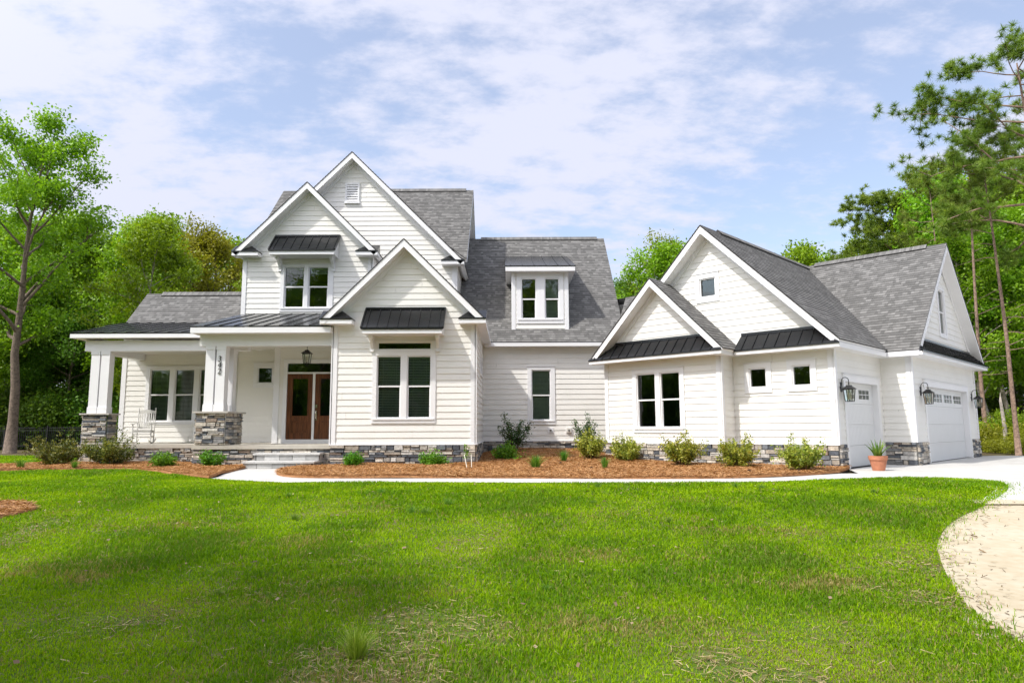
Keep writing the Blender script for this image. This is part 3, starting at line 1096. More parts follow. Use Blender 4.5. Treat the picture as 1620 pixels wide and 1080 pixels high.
# --- shingled roofs
X, Yv = Vector((1, 0, 0)), Vector((0, 1, 0))
gable('gable_roof', (-3.05, 18.8, 6.39), Yv, X, 7.0, 2.3, 2.3, vent=False)
gable('gable_roof', (-6.9, 22.2, 9.34), Yv, X, 3.7, 2.42, 2.42, vent=False)
gable('gable_roof', (-5.7, 23.4, 10.9), Yv, X, 3.9, 3.72, 4.02, vent=False)
r2 = math.sqrt(2)
gable('main_roof', (-9.42, 27.25, 10.82), X, -Yv, 7.85, 3.85, 3.85,
      fcut=[[(7.78, .0), (7.85, 0), (7.85, 3.85 * r2), (3.84, 3.85 * r2)], [(0, .32), (3.62, 3.85 * r2), (0, 3.85 * r2)]])
gable('main_roof', (-1.98, 28.5, 9.1), X, -Yv, 5.93, 5.1, 5.1)
gable('main_roof', (-14.0, 25.8, 6.22), X, -Yv, 5.0, 2.4, 1.85)
# link roof between middle and wing, parallel to the wing
gable('link_roof', W(-10.2, 3.43, 5.9), E1, -E2, 6.6, 2.8, 2.8, vent=False, fcut=[[(3.45, 0), (6.6, 0), (6.6, 2.8 * r2), (1.6, 2.8 * r2), (2.4, 1.27)]])
gable('gable_roof', W(-4.6, -1.05, 5.33), E2, E1, 1.3, 2.22, 2.22, vent=False)
gable('garage_roof', W(-3.28, -.4, 6.75), E2, E1, 10.9, 3.58, 3.6, fcut=[[(0, 0), (3.52, 0), (7.58, 3.6 * r2), (0, 3.6 * r2)]])
gable('garage_roof', W(1.1, 7.17, 6.8), -E1, -E2, 4.4, 4.05, 4.07, k=.91)

# --- level eaves: fascia and soffit boxes
for q_ in ((-.95, 3.95, 23.41, 23.79, 3.855, 3.985), (-1.02, -.735, 18.83, 23.79, 3.95, 4.075), (-5.365, -5.08, 18.83, 22.5, 3.95, 4.075)):
    ev = MB()
    ev.box(*q_)
    ev.build('eave_box', [m_trim], house)
for q_ in ((wside(0), -.39, 3.1, 2.955, 3.08, .0, .30), (wfront(3.48), .0, 1.1, 2.955, 3.085, .0, .37), (wside(-2.68), -1.03, .1, 2.955, 3.085, 0, .22)):
    trim_boxes('eave_box', [q_])


def gable_return(pl, s0, s1, zd, ov, outer, hgt=.13, rise=.3):
    """small boxed return with a black metal hip cap at the foot of a rake; outer=-1 left foot, 1 right foot"""
    mb = MB()
    mb.pbox(pl, s0, s1, zd - hgt, zd - .012, .0, ov - .012, 0)
    P = pl.p
    t = .018
    a, b = s0 - .015, s1 + .015
    mb.pbox(pl, a, b, zd - .012, zd + t, .002, ov + .01, 1)
    inner, out_ = (b, a) if outer < 0 else (a, b)
    A, B = P(inner, zd + t, ov + .01), P(out_, zd + t, ov + .01)
    C = P(inner, zd + t, .002)
    Dp = P(out_, zd + t, .002)
    Ea = P(inner + (out_ - inner) * .42, zd + rise, .004)
    Eb = P(out_, zd + rise, .004)
    mb.poly([A, B, Eb, Ea], 1)
    mb.poly([A, Ea, C], 1)
    mb.poly([B, Eb, Dp], 1)
    return mb.build('gable_return', [m_trim, m_metal], house)


gable_return(bay, -5.36, -4.47, 4.09, .40, -1)
gable_return(bay, -1.48, -.73, 4.09, .40, 1)
gable_return(upf, -9.34, -8.47, 6.93, .40, -1)
gable_return(upf, -5.2, -4.48, 6.93, .40, 1)
gable_return(F(23.8), -2.47, -1.67, 6.9, .40, 1)


def pent(pl, s0, s1, zd, zw, ov, hip0, hip1, sp=.3, hgt=.125):
    """metal skirt across the foot of a gable with a fascia under it"""
    mb = MB()
    mb.pbox(pl, s0 + .01, s1 - .01, zd - hgt, zd - .03, .0, ov - .012, 0)
    d = Vector((0, 0, zw - zd)) - pl.N * (ov + .0)
    L = d.length
    q = Pl(pl.p(0, zd, ov + .012), pl.S, d, (pl.N * (zw - zd) + Z3 * ov))
    metal_plane(mb, q, [(s0, 0), (s1, 0), (s1 - hip1, L), (s0 + hip0, L)], sp=sp, s_off=.22, mi=1)
    mb.pbox(pl, s0 + hip0, s1 - hip1, zw - .02, zw + .05, .0, .045, 1)
    mb.pbox(pl, s0, s1, zd - .035, zd - .004, ov - .02, ov + .016, 1)
    return mb.build('metal_skirt', [m_trim, m_metal], house)


pent(wfront(-.65), -6.86, -2.43, 3.10, 3.55, .42, .5, .45)
pent(wfront(0), -2.42, .30, 3.09, 3.53, .42, .05, .5)
pent(wside(.78), 3.135, 11.12, 3.09, 3.53, .40, .66, .7, sp=.2)

# --- metal porch roofs
mb = MB()
k = math.atan2(.95, 3.65)
metal_plane(mb, Pl((0, 18.95, 3.93), X, (0, math.cos(k), math.sin(k)), (0, -math.sin(k), math.cos(k))),
            [(-9.05, 0), (-5.33, 0), (-5.33, .5), (-4.4, 1.6), (-4.4, 3.78), (-9.05, 3.78)], sp=.42)
mb.build('porch_metal_roof', [m_metal], house)
mb = MB()
k = math.atan(.235)
metal_plane(mb, Pl((0, 20.55, 3.985), X, (0, math.cos(k), math.sin(k)), (0, -math.sin(k), math.cos(k))),
            [(-13.46, 0), (-8.95, 0), (-8.95, 3.84), (-14.02, 3.84)], sp=.42, s_off=.2)
mb.build('porch_metal_roof', [m_metal], house)
mb = MB()
mb.box(-9.03, -5.09, 18.965, 19.19, 3.735, 3.895)
mb.box(-9.03, -5.09, 19.19, 19.3, 3.735, 3.895)
mb.box(-9.03, -8.93, 19.3, 22.55, 3.735, 3.895)
mb.box(-13.44, -9.04, 20.565, 20.85, 3.825, 3.95)
mb.box(-13.44, -13.2, 20.85, 23.75, 3.825, 3.95)
mb.build('porch_fascia', [m_trim], house)
mb = MB()
mb.box(-8.9, -5.10, 19.3, 19.56, 3.405, 3.733)
mb.box(-8.9, -8.64, 19.56, 20.8, 3.405, 3.733)
mb.box(-13.1, -8.1, 20.8, 21.06, 3.445, 3.77)
mb.box(-13.1, -12.84, 21.06, 23.77, 3.445, 3.77)
mb.build('porch_beam', [m_trim], house)
mb = MB()
mb.poly([(-8.64, 19.56, 3.66), (-5.07, 19.56, 3.66), (-5.07, 22.58, 3.66), (-8.64, 22.58, 3.66)])
mb.poly([(-12.84, 21.06, 3.67), (-8.64, 21.06, 3.67), (-8.64, 23.78, 3.67), (-12.84, 23.78, 3.67)])
mb.build('porch_ceiling', [m_soffit], house)


def column(x, y, z0, z1, w_=.258):
    mb = MB()
    h = w_ / 2
    mb.box(x - h, x + h, y - h, y + h, z0 + .19, z1 - .10)
    mb.box(x - h - .016, x + h + .016, y - h - .02, y + h + .02, z0, z0 + .19)
    mb.box(x - h - .012, x + h + .012, y - h - .016, y + h + .016, z1 - .10, z1)
    return mb.build('porch_column', [m_trim], house)


for xx in (-12.76, -12.455):
    column(xx, 20.94, 1.55, 3.445)
num_col = None
for i, (xx, yy) in enumerate(((-8.585, 19.45), (-8.28, 19.45), (-8.30, 20.08))):
    c_ = column(xx, yy, 1.56, 3.405)
    if i == 1:
        num_col = c_
# house number
for i, ch in enumerate("342"):
    cu = bpy.data.curves.new('house_number', 'FONT')
    cu.body, cu.size, cu.extrude, cu.offset, cu.shear = ch, .225, .008, -.0015, .12
    cu.align_x = 'CENTER'
    cu.materials.append(m_iron)
    o = bpy.data.objects.new('house_number', cu)
    col.objects.link(o)
    me = bpy.data.meshes.new_from_object(o.evaluated_get(bpy.context.evaluated_depsgraph_get()))
    bpy.data.objects.remove(o)
    o = bpy.data.objects.new('house_number', me)
    col.objects.link(o)
    o.parent = num_col
    o.location = (-8.315 + .005 * i, 19.45 - .136 - .013, 2.965 - i * .175)
    o.rotation_euler = (R(90), 0, 0)


def pier(items, cap, seed, stone_z=(.62, 1.50)):
    st = stone_part(items, seed, 'stone_pier')
    mb = MB()
    for c_ in cap:
        mb.box(*c_)
    mb.build('pier_cap', [m_cap], st)


a, b = .62, 1.505
pier([(F(20.78), -12.98, -12.26, a, b), (right(-12.26), 20.78, 21.22, a, b), (left(-12.98), 20.78, 21.22, a, b)], [(-13.06, -12.16, 20.68, 21.30, 1.505, 1.55)], 3)
pier([(F(19.22), -8.83, -8.03, a, b), (right(-8.03), 19.22, 20.35, a, b), (left(-8.83), 19.22, 19.75, a, b)],
     [(-8.92, -7.93, 19.12, 19.70, 1.505, 1.555), (-8.60, -7.93, 19.70, 20.44, 1.507, 1.552)], 4)
# porch slab and its stone
mb = MB()
mb.box(-13.08, -8.91, 20.74, 23.8, .50, .605)
mb.box(-8.92, -5.06, 19.16, 23.79, .505, .61)
mb.build('porch_slab', [m_slab], house)
stone_part([(F(20.82), -13.03, -8.88, -.05, .50), (left(-13.03), 20.82, 23.8, -.05, .5), (F(19.25), -8.88, -5.07, -.05, .505), (left(-8.88), 19.25, 20.82, -.05, .505)], 5)
# stone skirts
stone_part([(bay, -5.07, -1.03, -.06, .60), (right(-1.03), 19.2, 23.8, -.06, .60), (left(-5.07), 19.2, 19.3, -.06, .6)], 6)
stone_part([(mid, -1.03, 3.6, -.06, .60)], 7)
stone_part([(wfront(-.65), -6.55, -2.68, -.06, .60), (wside(-2.68), -.65, 0, -.06, .6), (wfront(0), -2.68, 0, -.06, .60), (wside(0), 0, .46, -.06, .62)], 8)
stone_part([(wfront(3.48), 0, .78, -.06, .62), (wside(.78), 3.48, 4.46, -.06, .62)], 9)
stone_part([(wside(.78), 9.86, 10.85, -.06, .62)], 10)
# entry steps
rg = random.Random(5)


def step(x0, x1, y0, y1, z0, z1):
    mb = MB()
    mb.box(x0 - .03, x1 + .03, y0 - .035, y1, z1 - .05, z1, 0, c=(.56, .555, .54))
    for pl, s0, s1 in ((F(y0), x0, x1), (right(x1), y0, y1), (left(x0), y0, y1)):
        x = s0
        while x < s1 - .02:
            l = rg.uniform(.24, .42)
            if s1 - x - l < .15:
                l = s1 - x
            v = rg.choice((.30, .38, .46, .52, .55))
            mb.pbox(pl, x + .006, x + l - .006, z0, z1 - .056, -.05, rg.uniform(-.006, .004), 0, c=(v, v * .99, v * .965))
            x += l
        mb.pbox(pl, s0, s1, z0, z1 - .06, -.06, -.012, 1, c=(.2, .2, .2))
    mb.build('entry_step', [m_stepstone, m_mortar], house)


step(-7.14, -5.28, 18.36, 19.2, -.02, .205)
step(-7.02, -5.26, 18.80, 19.22, .21, .405)

# awnings
def awning(pl, s0, s1, zt, zd, pr, brz):
    mb = MB()
    P = pl.p
    d = Vector((0, 0, zt - zd)) - pl.N * pr
    q = Pl(pl.p(0, zd, pr), pl.S, d, pl.N * (zt - zd) + Z3 * pr)
    metal_plane(mb, q, [(s0, 0), (s1, 0), (s1, d.length), (s0, d.length)], sp=.285, s_off=.14, mi=1)
    for sx in (s0, s1):
        mb.pbox(q, sx - .02, sx + .02, 0, d.length, -.03, .035, 1)
    mb.pbox(pl, s0, s1, zt - .03, zt + .035, .0, .05, 1)
    mb.pbox(pl, s0, s1, zd - .045, zd + .012, pr - .03, pr + .012, 1)
    a, b = s0 + .03, s1 - .03
    mb.pbox(pl, a, b, zd - .155, zd - .047, .0, pr - .02, 0)
    for sx in (a, b):
        mb.poly([P(sx, zd - .047, .02), P(sx, zd - .047, pr - .04), P(sx, zt - .06, .02)], 0)
    o = mb.build('awning', [m_trim, m_metal], house)
    for sx in (s0 + .2, s1 - .2):
        br = MB()
        zb, zu = brz, zd - .157
        br.pbox(pl, sx - .055, sx + .055, zb, zu, .0, .075)
        br.pbox(pl, sx - .05, sx + .05, zu - .075, zu, .075, .40)
        p0, p1 = P(sx, zb + .07, .06), P(sx, zu - .05, .37)
        pts = []
        for i in range(7):
            t = i / 6
            m_ = p0.lerp(p1, t) + (pl.N * -1 + Z3).normalized() * (.055 * math.sin(t * math.pi))
            pts.append(m_)
        for u, w_ in zip(pts[:-1], pts[1:]):
            br.bar(u, w_, .08, .075, up=pl.N)
        br.pbox(pl, sx - .05, sx + .05, zb - .04, zb, .0, .09)
        br.build('bracket', [m_trim], o)


awning(bay, -4.15, -1.89, 4.44, 3.80, .66, 3.24)
awning(upf, -8.02, -5.83, 7.56, 6.92, .66, 6.36)

# dormer over the middle roof
dm = MB()
dp = F(23.93)
lap(dm, dp, [(.03, 4.45), (1.98, 4.45), (1.98, 6.66), (.03, 6.66)], [(.2, 1.82, 4.75, 6.5)], lip=0)
for sd in (left(.03), right(1.98)):
    lap(dm, sd, [(23.93, 4.45), (26.8, 4.45), (26.8, 6.66), (23.93, 6.66)], lip=0)
dm.pbox(dp, .0, .13, 4.46, 6.6, -.02, .035, 1)
dm.pbox(dp, 1.88, 2.01, 4.46, 6.6, -.02, .035, 1)
dm.pbox(left(.0), 23.9, 24.03, 4.5, 6.6, -.02, .012, 1)
dm.pbox(right(2.01), 23.9, 24.03, 4.5, 6.6, -.02, .012, 1)
dormer = dm.build('dormer', [m_siding, m_trim], house)
window(dp, (.18, 1.84, 4.72, 6.54), [(.37, .84), (1.20, 1.66)], 4.92, 6.32, 5.60, parent=dormer, pname='window_frame', blind=[None, (0, .043)])
mb = MB()
kd = math.atan2(1.3, 3.8)
metal_plane(mb, Pl((0, 23.58, 6.74), X, (0, math.cos(kd), math.sin(kd)), (0, -math.sin(kd), math.cos(kd))), [(-.24, 0), (2.26, 0), (2.26, 4.05), (-.24, 4.05)], sp=.42, s_off=.2)
mb.box(-.22, 2.24, 23.6, 23.94, 6.55, 6.705, 1)
mb.box(-.22, .02, 23.94, 26.6, 6.55, 6.705, 1)
mb.box(1.99, 2.24, 23.94, 26.6, 6.55, 6.705, 1)
mb.build('dormer_roof', [m_metal, m_trim], dormer)

# gable vent
mb = MB()
gp = F(23.8)
for q in ((-5.99, -5.93, 9.15, 9.86), (-5.54, -5.48, 9.15, 9.86), (-5.93, -5.54, 9.80, 9.86)):
    mb.pbox(gp, *q, 0, .06)
mb.pbox(gp, -6.01, -5.46, 9.09, 9.15, 0, .085)
mb.pbox(gp, -5.93, -5.54, 9.15, 9.8, .016, .02, 1)
for i in range(7):
    z = 9.17 + i * .09
    P = gp.p
    mb.hexa([P(-5.93, z, .055), P(-5.54, z, .055), P(-5.54, z + .07, .02), P(-5.93, z + .07, .02),
             P(-5.93, z + .015, .06), P(-5.54, z + .015, .06), P(-5.54, z + .085, .025), P(-5.93, z + .085, .025)])
mb.build('gable_vent', [m_trim, m_mortar], house)

# outlets on the middle wall
for i, sx in enumerate((1.32, 1.95)):
    mb = MB()
    mb.pbox(mid, sx - .10, sx + .10, .87, 1.06, 0, .032, 0)
    if i == 0:
        mb.pbox(mid, sx - .03, sx + .03, .95, 1.0, .03, .075, 1)
    else:
        mb.pbox(mid, sx - .075, sx + .075, .90, 1.05, .03, .085, 2)
        mb.pbox(mid, sx - .03, sx + .03, .94, 1.0, .085, .10, 1)
    mb.build('wall_outlet', [m_trim, m_mortar, m_plate], house)

# front doors
dm = MB()
dm.pbox(dw, -7.10, -6.985, .62, 3.08, -.06, .04, 0)
dm.pbox(dw, -7.10, -5.12, 3.08, 3.20, -.06, .04, 0)
dm.pbox(dw, -6.985, -5.12, 2.755, 2.805, -.06, .03, 0)
dm.pbox(dw, -5.24, -5.12, .62, 3.08, -.06, .04, 0)
dm.pbox(dw, -7.10, -5.12, .612, .735, -.06, .055, 0)
P = dw.p
for u in (((-7.0, .6), (-5.2, .6)), ((-5.2, .6), (-5.2, 3.1)), ((-5.2, 3.1), (-7.0, 3.1)), ((-7.0, 3.1), (-7.0, .6))):
    dm.poly([P(*u[0], -.07), P(*u[1], -.07), P(*u[1], -1.0), P(*u[0], -1.0)], 1)
dm.poly([P(-7, .6, -1), P(-5.2, .6, -1), P(-5.2, 3.1, -1), P(-7, 3.1, -1)], 1)
door_fr = dm.build('door_surround', [m_trim, m_room], house)
pm = MB()
pm.poly([P(-6.985, 2.805, -.03), P(-5.24, 2.805, -.03), P(-5.24, 3.08, -.03), P(-6.985, 3.08, -.03)])
pm.build('transom_pane', [m_glass], door_fr)
for li, (x0, x1) in enumerate(((-6.98, -6.19), (-6.115, -5.325))):
    d = MB()
    z0, z1 = .74, 2.75
    gx0, gx1, g0, g1 = x0 + .15, x1 - .13, 1.44, 2.62
    for q in ((x0, gx0, z0, z1), (gx1, x1, z0, z1), (gx0, gx1, g1, z1), (gx0, gx1, 1.30, g0), (gx0, gx1, z0, .94)):
        d.pbox(dw, *q, -.055, -.01)
    d.pbox(dw, gx0, gx1, .94, 1.30, -.05, -.03)
    d.pbox(dw, gx0 + .05, gx1 - .05, .99, 1.25, -.03, -.012)
    for q in ((gx0, gx0 + .02, g0, g1), (gx1 - .02, gx1, g0, g1), (gx0 + .02, gx1 - .02, g0, g0 + .02), (gx0 + .02, gx1 - .02, g1 - .02, g1)):
        d.pbox(dw, *q, -.05, -.002)
    o = d.build('front_door', [m_wood], house)
    pm = MB()
    pm.poly([P(gx0, g0, -.03), P(gx1, g0, -.03), P(gx1, g1, -.03), P(gx0, g1, -.03)])
    pm.build('pane', [m_glass], o)
    if li == 1:
        h = MB()
        hx = x0 + .055
        h.pbox(dw, hx - .03, hx + .03, 1.70, 1.80, -.01, .012)
        h.tube([P(hx, 1.75, .01), P(hx, 1.75, .05)], .028, 10)
        h.pbox(dw, hx - .022, hx + .022, 1.32, 1.62, -.01, .006)
        h.tube([P(hx, 1.58, .005), P(hx, 1.585, .06), P(hx, 1.53, .075), P(hx, 1.45, .065), P(hx, 1.38, .05), P(hx, 1.35, .005)], .014, 8)
        h.build('door_handle', [m_nickel], o)
    else:
        am = MB()
        am.pbox(dw, x1, -6.115, .735, 2.755, -.055, .012)
        am.build('door_mullion', [m_trim], door_fr)


# garage doors
def garage_door(pl, s0, s1, z1, wins, rec=.12):
    mb = MB()
    P = pl.p
    # casing and jambs
    cw = .13
    mb.pbox(pl, s0 - cw, s0, .03, z1 + .0, -rec - .05, .036, 1)
    mb.pbox(pl, s1, s1 + cw + .03, .03, z1 + .0, -rec - .05, .036, 1)
    mb.pbox(pl, s0 - cw - .02, s1 + cw + .05, z1, z1 + .17, -rec - .05, .04, 1)
    mb.pbox(pl, s0 - cw - .03, s1 + cw + .06, z1 + .17, z1 + .19, 0, .06, 1)
    cas = mb.build('garage_door_casing', [m_gdoor, m_trim], house)
    d = MB()
    n = 4
    h = (z1 - .03) / n
    gl = []
    for i in range(n):
        a, b = .03 + i * h, .03 + (i + 1) * h - .006
        if i < n - 1:
            # vertical bead boards
            x = s0
            while x < s1 - .005:
                xe = min(x + .1016, s1)
                d.pbox(pl, x + .003, xe - .003, a + .045, b - .045, -rec - .03, -rec - .003)
                x += .1016
            d.pbox(pl, s0, s1, a, a + .045, -rec - .035, -rec)
            d.pbox(pl, s0, s1, b - .045, b, -rec - .035, -rec)
            d.pbox(pl, s0, s1, a + .045, b - .045, -rec - .035, -rec - .009)
        else:
            wz0, wz1 = a + .13, b - .16
            xs = [s0] + [x for w_ in wins for x in w_] + [s1]
            for k_ in range(0, len(xs), 2):
                d.pbox(pl, xs[k_], xs[k_ + 1], a, b, -rec - .035, -rec)
            for w0, w1 in wins:
                d.pbox(pl, w0, w1, a, wz0, -rec - .035, -rec)
                d.pbox(pl, w0, w1, wz1, b, -rec - .035, -rec)
                for f_ in (1 / 3, 2 / 3):
                    c = w0 + (w1 - w0) * f_
                    d.pbox(pl, c - .009, c + .009, wz0, wz1, -rec - .03, -rec + .004)
                c = (wz0 + wz1) / 2
                d.pbox(pl, w0, w1, c - .009, c + .009, -rec - .03, -rec + .006)
                gl.append((w0, w1, wz0, wz1))
    d.pbox(pl, s0, s1, .005, .03, -rec - .03, -rec - .004, 1)
    # dark interior behind the lights
    d.poly([P(s0, z1 - .7, -.8), P(s1, z1 - .7, -.8), P(s1, z1, -.8), P(s0, z1, -.8)], 2)
    d.poly([P(s0, z1 - .7, -.8), P(s1, z1 - .7, -.8), P(s1, z1 - .7, -rec - .04), P(s0, z1 - .7, -rec - .04)], 2)
    d.poly([P(s0, z1, -.8), P(s1, z1, -.8), P(s1, z1, -rec - .04), P(s0, z1, -rec - .04)], 2)
    o = d.build('garage_door', [m_gdoor, m_edge, m_room], house)
    for w0, w1, a, b in gl:
        pm = MB()
        pm.poly([P(w0, a, -rec - .02), P(w1, a, -rec - .02), P(w1, b, -rec - .02), P(w0, b, -rec - .02)])
        pm.build('pane', [m_glass], o)


garage_door(wside(0), .60, 3.02, 2.19, [(.82, 1.62), (1.96, 2.76)])
garage_door(wside(.78), 4.62, 9.50, 2.19, [(4.78 + i * 1.195, 4.78 + i * 1.195 + .97) for i in range(4)])


# ------------------------------------------------------------------ lanterns
def lantern_body(o, top):
    """cage with its roof top at z=top, axis at local origin"""
    z1 = top - .10
    z0 = z1 - .30
    mb = MB()
    wt, wb = .105, .078
    c = [(-1, -1), (1, -1), (1, 1), (-1, 1)]
    for a, b in c:
        mb.bar((a * wt, b * wt, z1), (a * wb, b * wb, z0), .014, .014)
    for i in range(4):
        a, b = c[i], c[(i + 1) % 4]
        mb.bar((a[0] * wb, a[1] * wb, z0), (b[0] * wb, b[1] * wb, z0), .014, .016)
        mb.bar((a[0] * wt, a[1] * wt, z1), (b[0] * wt, b[1] * wt, z1), .014, .012)
        q = [(a[0] * .145, a[1] * .145, z1), (b[0] * .145, b[1] * .145, z1), (b[0] * .07, b[1] * .07, z1 + .065), (a[0] * .07, a[1] * .07, z1 + .065)]
        mb.poly(q)
        mb.poly([(a[0] * .06, a[1] * .06, z1 + .065), (b[0] * .06, b[1] * .06, z1 + .065), (b[0] * .055, b[1] * .055, z1 + .1), (a[0] * .055, a[1] * .055, z1 + .1)])
    mb.poly([(a * .145, b * .145, z1) for a, b in c])
    mb.poly([(a * .07, b * .07, z1 + .065) for a, b in c])
    mb.poly([(a * .055, b * .055, z1 + .1) for a, b in c])
    mb.poly([(a * .03, b * .03, z0 - .004) for a, b in c])
    mb.build('lantern_cage', [m_iron], o, local=True)
    g = MB()
    for i in range(4):
        a, b = c[i], c[(i + 1) % 4]
        g.poly([(a[0] * wb, a[1] * wb, z0), (b[0] * wb, b[1] * wb, z0), (b[0] * wt, b[1] * wt, z1), (a[0] * wt, a[1] * wt, z1)])
    g.build('lantern_glass', [m_lglass], o, local=True)
    k_ = MB()
    for dx, dy in ((.03, 0), (-.02, .026), (-.02, -.026)):
        k_.tube([(dx, dy, z0 + .04), (dx, dy, z0 + .17)], .011, 8)
        k_.tube([(dx, dy, z0 + .17), (dx, dy, z0 + .20), (dx, dy, z0 + .225)], [.008, .011, .002], 8)
    k_.tube([(0, 0, z0), (0, 0, z0 + .05)], .012, 8, mi=1)
    k_.bar((-.03, 0, z0 + .04), (.035, 0, z0 + .04), .012, .012, 1)
    k_.build('candle_cluster', [m_candle, m_iron], o, local=True)
    return z0


def wall_lantern(pos, label):
    o = thing('wall_lantern', pos, label, 'lantern', 'black lanterns on the garage walls', rz=math.atan2(E1.y, E1.x))
    # local x = out from the wall; origin on the wall plane; body axis at x=.2
    holder = MB()
    holder.box(.0, .03, -.055, .055, -.14, .10)
    pts = [(.03, 0, .02)]
    for i in range(11):
        a = math.pi * (1 - i / 10)
        pts.append((.115 + .085 * math.cos(a), 0, .13 + .085 * math.sin(a)))
    pts += [(.2, 0, .06)]
    holder.tube(pts, .0095, 8)
    holder.lathe((.2, 0, .0), [(.012, .08), (.02, .06), (.012, .045), (.012, .0)], 10)
    holder.build('lantern_arm', [m_iron], o, local=True)
    body = bpy.data.objects.new('lantern_body', None)
    col.objects.link(body)
    body.parent = o
    body.location = (.2, 0, 0)
    lantern_body(body, .02)
    return o


wall_lantern(W(0.002, .33, 2.05), 'black wall lantern on white siding to the left of the single garage door')
wall_lantern(W(.782, 4.17, 2.05), 'black wall lantern just left of the wide double garage door')
wall_lantern(W(.782, 10.24, 2.05), 'black wall lantern on the strip of wall right of the double garage door')
hl = thing('hanging_lantern', (-6.13, 20.3, 3.39), 'black glass lantern hanging on a chain above the wooden front doors', 'lantern')
lantern_body(hl, 0)
mb = MB()
mb.lathe((0, 0, .0), [(.02, .0), (.024, .015), (.004, .03)], 10)
z = .03
i = 0
while z < .255:
    a = 0 if i % 2 else math.pi / 2
    pts = [(math.cos(a) * .012 * math.sin(t * math.pi / 4), math.sin(a) * .012 * math.sin(t * math.pi / 4), z + .02 - .02 * math.cos(t * math.pi / 4)) for t in range(9)]
    mb.tube(pts, .0035, 5)
    z += .032
    i += 1
mb.lathe((0, 0, .25), [(.015, 0), (.06, .012), (.06, .02)], 12)
mb.build('lantern_chain', [m_iron], hl, local=True)


# ------------------------------------------------------------------ rocking chairs
def rocking_chair(loc, rz, label):
    o = thing('rocking_chair', loc, label, 'rocking chair', 'white rocking chairs on the porch', rz)
    # faces -y
    for sx in (-.25, .25):
        m_ = MB()
        m_.tube([(sx, .27, .06), (sx * 1.0, .30, .5), (sx, .40, 1.12)], [.021, .021, .017], 8)
        m_.lathe((sx, .402, 1.12), [(.017, 0), (.022, .02), (.012, .04), (.0, .05)], 8)
        m_.build('rear_post', [m_chair], o, local=True)
        m_ = MB()
        m_.tube([(sx * 1.08, -.22, .07), (sx * 1.08, -.22, .62)], .021, 8)
        m_.build('front_leg', [m_chair], o, local=True)
        m_ = MB()
        pts = [(sx * 1.02, -.42 + i * .1, .03 + .10 * ((i - 4.5) / 5) ** 2) for i in range(11)]
        for u, w_ in zip(pts[:-1], pts[1:]):
            m_.bar(u, w_, .032, .045)
        m_.build('rocker', [m_chair], o, local=True)
        m_ = MB()
        m_.hexa([(sx * 1.1 - .045, -.29, .62), (sx * 1.1 + .045, -.29, .62), (sx * 1.1 + .03, .33, .66), (sx * 1.1 - .03, .33, .66),
                 (sx * 1.1 - .045, -.29, .645), (sx * 1.1 + .045, -.29, .645), (sx * 1.1 + .03, .33, .685), (sx * 1.1 - .03, .33, .685)])
        m_.build('armrest', [m_chair], o, local=True)
    m_ = MB()
    for i in range(7):
        y = -.26 + i * .082
        dz = .018 * ((i - 3) / 3) ** 2
        m_.box(-.27, .27, y, y + .07, .40 + dz, .425 + dz)
    m_.box(-.27, .27, -.27, -.245, .355, .40)
    m_.box(-.25, .25, .25, .275, .355, .40)
    for sx in (-.255, .235):
        m_.box(sx, sx + .02, -.245, .25, .355, .40)
    m_.build('seat', [m_chair], o, local=True)
    m_ = MB()
    for i in range(7):
        x = -.195 + i * .065
        m_.bar((x, .308, .50), (x, .385, 1.0), .034, .014, up=(0, -1, .15))
    m_.bar((-.25, .305, .50), (.25, .305, .50), .03, .045)
    n = 8
    for i in range(n):
        u, w_ = -.25 + .5 * i / n, -.25 + .5 * (i + 1) / n
        f_ = lambda x: .045 * (1 - (x / .25) ** 2)
        m_.hexa([(u, .375, .99), (w_, .375, .99), (w_, .395, .99), (u, .395, .99),
                 (u, .388, 1.06 + f_(u)), (w_, .388, 1.06 + f_(w_)), (w_, .408, 1.06 + f_(w_)), (u, .408, 1.06 + f_(u))])
    m_.build('backrest', [m_chair], o, local=True)
    m_ = MB()
    for z, y in ((.2, -.22), (.3, -.22), (.22, .285)):
        m_.tube([(-.26, y, z), (.26, y, z)], .012, 6)
    for sx in (-.26, .26):
        m_.tube([(sx, -.22, .24), (sx, .285, .24)], .012, 6)
    m_.build('stretcher', [m_chair], o, local=True)
    return o


rocking_chair((-11.98, 22.35, .605), R(16), 'white slatted rocking chair in front of the porch windows')
rocking_chair((-9.92, 22.3, .605), R(-14), 'white rocking chair mostly hidden behind the stone pier with numbered column')

# ------------------------------------------------------------------ plants
RNG = np.random.default_rng(11)


def rand_unit(n, up=0.0, rng=RNG):
    v = rng.normal(size=(n, 3))
    v[:, 2] += up
    return v / np.linalg.norm(v, axis=1, keepdims=True)


def leaf_quads(c, size, up=.5, rng=RNG, wid=.62):
    """rhombic leaves at centres c"""
    n = len(c)
    nrm = rand_unit(n, up, rng)
    a = rand_unit(n, 0, rng)
    a -= nrm * (a * nrm).sum(1, keepdims=True)
    a /= np.linalg.norm(a, axis=1, keepdims=True)
    b = np.cross(nrm, a)
    s_ = (np.asarray(size) * rng.uniform(.65, 1.25, n))[:, None]
    fold = nrm * s_ * .12
    v = np.stack([c - a * s_ * .5, c + b * s_ * wid * .5 + fold, c + a * s_ * .5, c - b * s_ * wid * .5 + fold], 1)
    return v.reshape(-1, 3), np.arange(4 * n).reshape(n, 4)


def crook(p0, d, L, n, wob, rng, grav=0.0):
    pts = [np.array(p0, float)]
    d = np.array(d, float)
    d /= np.linalg.norm(d)
    for i in range(n):
        d = d + rng.normal(size=3) * wob + np.array([0, 0, grav])
        d /= np.linalg.norm(d)
        pts.append(pts[-1] + d * L / n)
    return np.array(pts)


